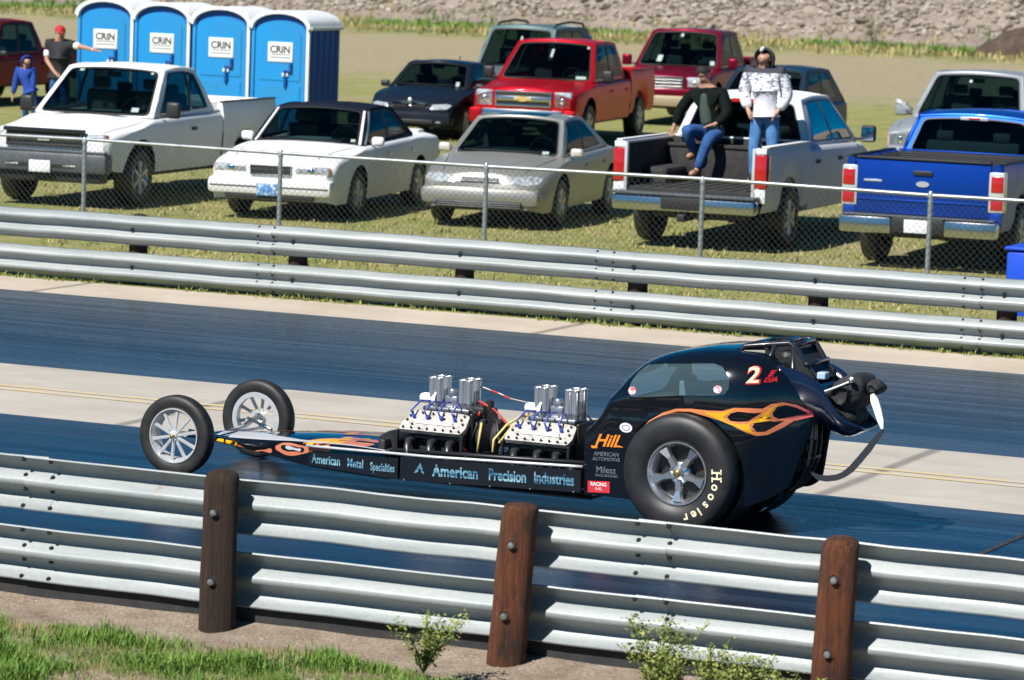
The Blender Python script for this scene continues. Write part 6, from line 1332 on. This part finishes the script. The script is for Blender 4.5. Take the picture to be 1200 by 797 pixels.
def person(label, loc, J, jacket, trousers, shoe, rz=0, scale=1.0, bare_arms=False, headgear=None, hand_curl=.5, loose=1.15, group=None, sleeves=None, cuffs=None):
    """J: joints in local metres: pel, chest, neck, head, (sh, el, wr)(L,R), (hip, kn, an, toe)(L,R), hd = hand directions"""
    root = tag(empty('person', loc, R(rz)), label, 'person', group); root.scale = (scale,) * 3
    V3 = {k: Vector(v) for k, v in J.items()}
    P = []; E = []; Rr = []
    def add(p, r, par=None):
        P.append(Vector(p)); Rr.append(r); i = len(P) - 1
        if par is not None: E.append((par, i))
        return i
    pel = add(V3['pel'], (.14, .11)); waist = add(V3['pel'].lerp(V3['chest'], .45), (.125, .10), pel); ch = add(V3['chest'], (.15, .11), waist); nk = add(V3['neck'] - Vector((0, 0, .015)), .062, ch)
    hd = V3['head']; ax_ = (hd - V3['neck']).normalized(); fwd = V3['face'].normalized()
    hd = hd - ax_ * .022
    jaw = add(V3['neck'].lerp(hd, .50) + fwd * .02, .070, nk); mid = add(hd + fwd * .008, (.092, .100), jaw); crown = add(hd + ax_ * .080 - fwd * .005, .076, mid)
    chin = add(V3['neck'].lerp(hd, .42) + fwd * .062, .03, jaw); nose = add(hd + fwd * .092 - ax_ * .012, .016, mid)
    for s in 'LR':
        sh = add(V3['sh' + s], .062, ch); el = add(V3['el' + s], .044, sh); wr = add(V3['wr' + s], .028, el)
        d = V3['hd' + s].normalized(); o_ = d.cross(V3.get('hn' + s, Vector((0, 0, 1)))); o_ = o_.normalized() if o_.length > .1 else Vector((1, 0, 0)); nrm = o_.cross(d)
        palm = add(V3['wr' + s] + d * .055, (.034, .022), wr)
        for k, (off, L) in enumerate(((-.030, .060), (-.010, .072), (.010, .068), (.029, .052))):
            b_ = add(V3['wr' + s] + d * .085 + o_ * off, .0105, palm); m1 = add(P[b_] + d * L * .55 - nrm * L * .18 * hand_curl, .0095, b_); add(P[m1] + d * L * .32 - nrm * L * .40 * hand_curl, .0085, m1)
        tb = add(V3['wr' + s] + d * .035 - o_ * .036, .012, palm); t1 = add(P[tb] + d * .028 - o_ * .020, .011, tb); add(P[t1] + d * .026 - o_ * .006, .0095, t1)
        hp = add(V3['hip' + s], .085, pel); kn = add(V3['kn' + s], .058, hp); an = add(V3['an' + s], .038, kn); add(V3['toe' + s], .034, an)
    body = skin_obj('body', P, E, Rr, M['skin'], root, 1)
    # eyes, brows and mouth are part of the body mesh
    sidev = fwd.cross(ax_).normalized(); bm = bmesh.new(); bm.from_mesh(body.data)
    for (a_, b_, c2, r_) in ((.030, .015, .083, .0095), (-.030, .015, .083, .0095), (.0, -.052, .086, .010)):
        mt = Matrix.Translation(hd + sidev * a_ + ax_ * b_ + fwd * c2) @ Matrix.Diagonal((1.6 if a_ == 0 else 1, .7, .7, 1)); g0 = bmesh.ops.create_icosphere(bm, subdivisions=1, radius=r_, matrix=mt)
        for v in g0['verts']:
            for f in v.link_faces: f.material_index = 1
    for s in (1, -1):
        mt = Matrix.Translation(hd + sidev * s * .083 - ax_ * .005) @ Matrix.Diagonal((.5, .9, 1.3, 1)); bmesh.ops.create_icosphere(bm, subdivisions=1, radius=.022, matrix=mt)
    bm.to_mesh(body.data); bm.free(); body.data.materials.append(M['hair'])
    # clothing
    def lp(a, b, t): return V3[a].lerp(V3[b], t)
    up_ = (V3['chest'] - V3['pel'])
    T = [V3['pel'] - up_ * .10, lp('pel', 'chest', .3), lp('pel', 'chest', .7), V3['chest'], lp('chest', 'neck', .65)]; Rt = [(.165 * loose, .13 * loose), (.15 * loose, .122 * loose), (.158 * loose, .125 * loose), (.155 * loose, .115 * loose), (.085, .075)]
    Et = [(0, 1), (1, 2), (2, 3), (3, 4)]
    for s in 'LR':
        b_ = len(T); end = 1.0 if not bare_arms else .0
        T.append(V3['sh' + s] + (V3['sh' + s] - V3['chest']) * .06); Rt.append(.084 * loose); Et.append((3, b_)); 
        if bare_arms: T.append(lp('sh' + s, 'el' + s, .55)); Rt.append(.068 * loose); Et.append((b_, b_ + 1))
        else:
            T.append(V3['el' + s]); Rt.append(.068 * loose); Et.append((b_, b_ + 1)); T.append(lp('el' + s, 'wr' + s, .92)); Rt.append(.050 * loose); Et.append((b_ + 1, b_ + 2))
    jk = skin_obj('jacket' if not bare_arms else 't_shirt', T, Et, Rt, M[jacket], root, 2, root=1)
    if sleeves:
        for s in 'LR': skin_obj('sleeve', [lp('sh' + s, 'el' + s, .30), lp('sh' + s, 'el' + s, .85)], [(0, 1)], [.072, .066], M[sleeves], root, 2)
    if cuffs:
        for s in 'L': skin_obj('wristband', [lp('el' + s, 'wr' + s, .82), lp('el' + s, 'wr' + s, .98)], [(0, 1)], [.040, .038], M[cuffs], root, 1)
    T = [V3['pel'] + up_ * .06, V3['pel'] - up_ * .02]; Rt = [(.158, .118), (.155, .125)]; Et = [(0, 1)]
    for s in 'LR':
        b_ = len(T); T += [V3['hip' + s], lp('hip' + s, 'kn' + s, .5), V3['kn' + s], lp('kn' + s, 'an' + s, .5), lp('kn' + s, 'an' + s, .95)]; Rt += [.108, .094, .080, .070, .062]; Et += [(1, b_), (b_, b_ + 1), (b_ + 1, b_ + 2), (b_ + 2, b_ + 3), (b_ + 3, b_ + 4)]
    skin_obj('trousers', T, Et, Rt, M[trousers], root, 2)
    for s in 'LR': 
        an, to = V3['an' + s], V3['toe' + s]; dd_ = (to - an); skin_obj('shoe', [an + Vector((0, 0, .02)), an - Vector((0, 0, .035)) - dd_ * .25, an - Vector((0, 0, .03)) + dd_ * .5, to], [(0, 1), (0, 2), (2, 3)], [.052, .045, .048, .040], M[shoe], root, 1)
    return root, V3, hd, ax_, fwd, sidev, up_
def cap(root, hd, ax_, fwd, sidev, m, beanie=False):
    V = []; F = []; n = 20; K = 7
    for k in range(K):
        t = k / (K - 1) * PI / 2
        for j in range(n):
            a_ = 2 * PI * j / n; V.append(hd + ax_ * (.030 + .088 * math.sin(t)) + (fwd * math.cos(a_) * .104 + sidev * math.sin(a_) * .094) * max(.02, math.cos(t)) - fwd * .004)
    for k in range(K - 1):
        for j in range(n): F.append((k * n + j, k * n + (j + 1) % n, (k + 1) * n + (j + 1) % n, (k + 1) * n + j))
    if not beanie:
        b_ = len(V)
        for (r_, dz) in ((.095, .036), (.145, .022), (.145, .014), (.095, .026)):
            for j in range(9): a_ = (-1 + j / 4) * R(48); V.append(hd + ax_ * dz + fwd * math.cos(a_) * r_ + sidev * math.sin(a_) * .095 * (r_ / .14))
        for q in range(3):
            for j in range(8): F.append((b_ + q * 9 + j, b_ + q * 9 + j + 1, b_ + (q + 1) * 9 + j + 1, b_ + (q + 1) * 9 + j))
    o = mesh_obj('cap', V, F, M[m], root, smooth=True); return o
def hood(root, hd, ax_, fwd, sidev, m, stripe=None, name='hood'):
    V = []; F = []; n = 20; K = 9
    for k in range(K):
        t = k / (K - 1); a0 = R(80) + (PI - R(80)) * t    # angle from the face axis
        for j in range(n):
            b_ = 2 * PI * j / n; d = fwd * math.cos(a0) + (sidev * math.sin(b_) + ax_ * math.cos(b_)) * math.sin(a0); V.append(hd - fwd * .006 + Vector(d) * .125 + (ax_ * .006) - ax_ * (.05 if math.cos(b_) < -.5 else 0) * (1 - t * .3))
    for k in range(K - 1):
        for j in range(n): F.append((k * n + j, k * n + (j + 1) % n, (k + 1) * n + (j + 1) % n, (k + 1) * n + j))
    o = mesh_obj(name, V, F, M[m], root, smooth=True); sd = o.modifiers.new('s', 'SOLIDIFY'); sd.thickness = .015; return o

# man seated on the box in the white pickup's bed; world -> local is loc (x, y, z) of the seat
B = (-17.27, 44.45, 0.80)
pr = person('man in a dark green jacket and black cap sitting in the white pickup bed', B, dict(
    pel=(.16, .10, .60), chest=(.07, .10, 1.00), neck=(.03, .07, 1.19), head=(.01, .03, 1.325), face=(-.15, -1, -.05),
    shL=(.25, .10, 1.06), elL=(.37, .02, .82), wrL=(.25, -.12, .68), hdL=(-1, -.4, -.2), shR=(-.13, .10, 1.06), elR=(-.31, .08, .83), wrR=(-.36, .02, .63), hdR=(-.15, -.2, -1), hnR=(0, 1, 0),
    hipL=(.24, .06, .56), knL=(.24, -.28, .52), anL=(.10, -.30, .09), toeL=(.06, -.44, .05), hipR=(.05, .06, .56), knR=(-.05, -.36, .62), anR=(-.02, -.10, .30), toeR=(-.06, -.24, .26)), 'jacket_dark', 'denim_dark', 'boot', hand_curl=.6)
cap(pr[0], *pr[2:6], 'cap_black', True); skin_obj('shirt', [Vector((.12, -.015, .64)), Vector((.08, -.02, .85)), Vector((.05, -.02, 1.08))], [(0, 1), (1, 2)], [(.09, .09), (.075, .09), (.05, .05)], M['shirt_green'], pr[0], 2)
# the box he sits on
tb_ = tag(empty('tool_box', (-16.95, 44.60, .75)), 'black tool box across the front of the white pickup bed', 'tool box')
bx('box_body', (-.72, -.16, 0), (.72, .16, .42), 'black_rough', tb_, .02); bx('lid', (-.74, -.18, .425), (.74, .17, .47), 'black_rough', tb_, .015); bx('latch', (-.35, -.19, .33), (-.25, -.165, .42), 'chrome_soft', tb_, .005)
# hooded man standing in the bed
B = (-16.30, 44.30, 0.745)
pr = person('man standing in a white patterned jacket with dark hood and light blue jeans', B, dict(
    pel=(-.03, .0, .93), chest=(-.05, -.01, 1.33), neck=(-.06, -.02, 1.50), head=(-.06, -.05, 1.63), face=(-.10, -1, -.1),
    shL=(.15, .0, 1.43), elL=(.25, .03, 1.15), wrL=(.17, -.10, .96), hdL=(-.5, -.2, -.8), shR=(-.25, .0, 1.43), elR=(-.34, .03, 1.15), wrR=(-.23, -.10, .96), hdR=(.5, -.2, -.8),
    hipL=(.06, .0, .88), knL=(.10, -.03, .48), anL=(.10, .02, .09), toeL=(.13, -.12, .04), hipR=(-.12, .0, .88), knR=(-.15, -.03, .48), anR=(-.16, .02, .09), toeR=(-.19, -.12, .04)), 'hoodie_pattern', 'denim', 'boot', loose=1.28)
hood(pr[0], *pr[2:6], 'jacket_hood') if M.setdefault('jacket_hood', mat('hood_dark', (.045, .048, .065), .9)) else None
hd_, ax_, fw_ = pr[2], pr[3], pr[4]; M['hood_stripe'] = mat('hood_stripe', (.50, .51, .55), .85); m = MB(); m.tube([hd_ + fw_ * .085 + ax_ * .108, hd_ + fw_ * .03 + ax_ * .136, hd_ - fw_ * .04 + ax_ * .132], [.020, .026, .022], 8); m.build('hood_stripe', M['hood_stripe'], pr[0], smooth=True)
# man in the red cap pointing
B = (-33.86, 56.3, 0.06)
pr = person('man in a red cap and black shirt pointing towards the portable toilets', B, dict(
    pel=(-.05, .02, .95), chest=(-.06, .0, 1.36), neck=(-.04, -.02, 1.55), head=(-.02, -.04, 1.69), face=(.75, -.65, -.2),
    shL=(.14, .04, 1.46), elL=(.40, -.02, 1.44), wrL=(.66, -.05, 1.40), hdL=(1, -.05, -.1), shR=(-.24, -.04, 1.46), elR=(-.24, -.10, 1.19), wrR=(-.02, -.20, 1.00), hdR=(.8, -.2, -.5),
    hipL=(.05, .02, .90), knL=(.08, .0, .50), anL=(.07, .05, .09), toeL=(.17, -.04, .04), hipR=(-.13, .02, .90), knR=(-.15, .0, .50), anR=(-.15, .05, .09), toeR=(-.08, -.06, .04)), 'tee_black', 'denim_dark', 'boot', bare_arms=True, sleeves='white', cuffs='white', loose=1.22, scale=1.03)
cap(pr[0], *pr[2:6], 'cap_red')
# child in a blue hooded top
B = (-34.98, 57.0, 0.0)
pr = person('small child in a blue hooded jacket beside the dark red pickup at left', B, dict(
    pel=(.08, .0, .86), chest=(-.06, -.02, 1.22), neck=(-.02, -.04, 1.38), head=(.02, -.06, 1.52), face=(.7, -.6, -.3),
    shL=(.10, .06, 1.30), elL=(.16, -.02, 1.02), wrL=(.18, -.08, .80), hdL=(.1, -.1, -1), shR=(-.20, -.06, 1.30), elR=(-.26, -.08, 1.0), wrR=(-.30, -.12, .74), hdR=(-.1, -.1, -1),
    hipL=(.15, .0, .80), knL=(.20, -.02, .44), anL=(.18, .06, .09), toeL=(.27, -.02, .04), hipR=(.0, .0, .80), knR=(.02, -.10, .45), anR=(.0, -.02, .09), toeR=(.08, -.10, .04)), 'hoodie_blue', 'denim_dark', 'boot', scale=.80, loose=1.15)
hood(pr[0], *pr[2:6], 'hoodie_blue')
# person with a blue cap behind the SUV
B = (-30.15, 71.0, 0.0)
pr = person('person in a blue cap leaning behind the grey green SUV, only the head showing', B, dict(
    pel=(-.05, .02, .95), chest=(-.10, .0, 1.32), neck=(-.03, -.04, 1.50), head=(.03, -.06, 1.63), face=(.3, -.9, -.3),
    shL=(.10, .02, 1.42), elL=(.30, -.12, 1.40), wrL=(.42, -.28, 1.46), hdL=(.5, -.5, .1), shR=(-.28, .0, 1.42), elR=(-.52, -.10, 1.40), wrR=(-.72, -.22, 1.48), hdR=(-.7, -.5, .1),
    hipL=(.05, .02, .90), knL=(.08, .0, .50), anL=(.07, .05, .09), toeL=(.10, -.08, .04), hipR=(-.13, .02, .90), knR=(-.15, .0, .50), anR=(-.15, .05, .09), toeR=(-.18, -.08, .04)), 'tee_black', 'denim', 'boot', loose=1.2)
cap(pr[0], *pr[2:6], 'cap_blue')
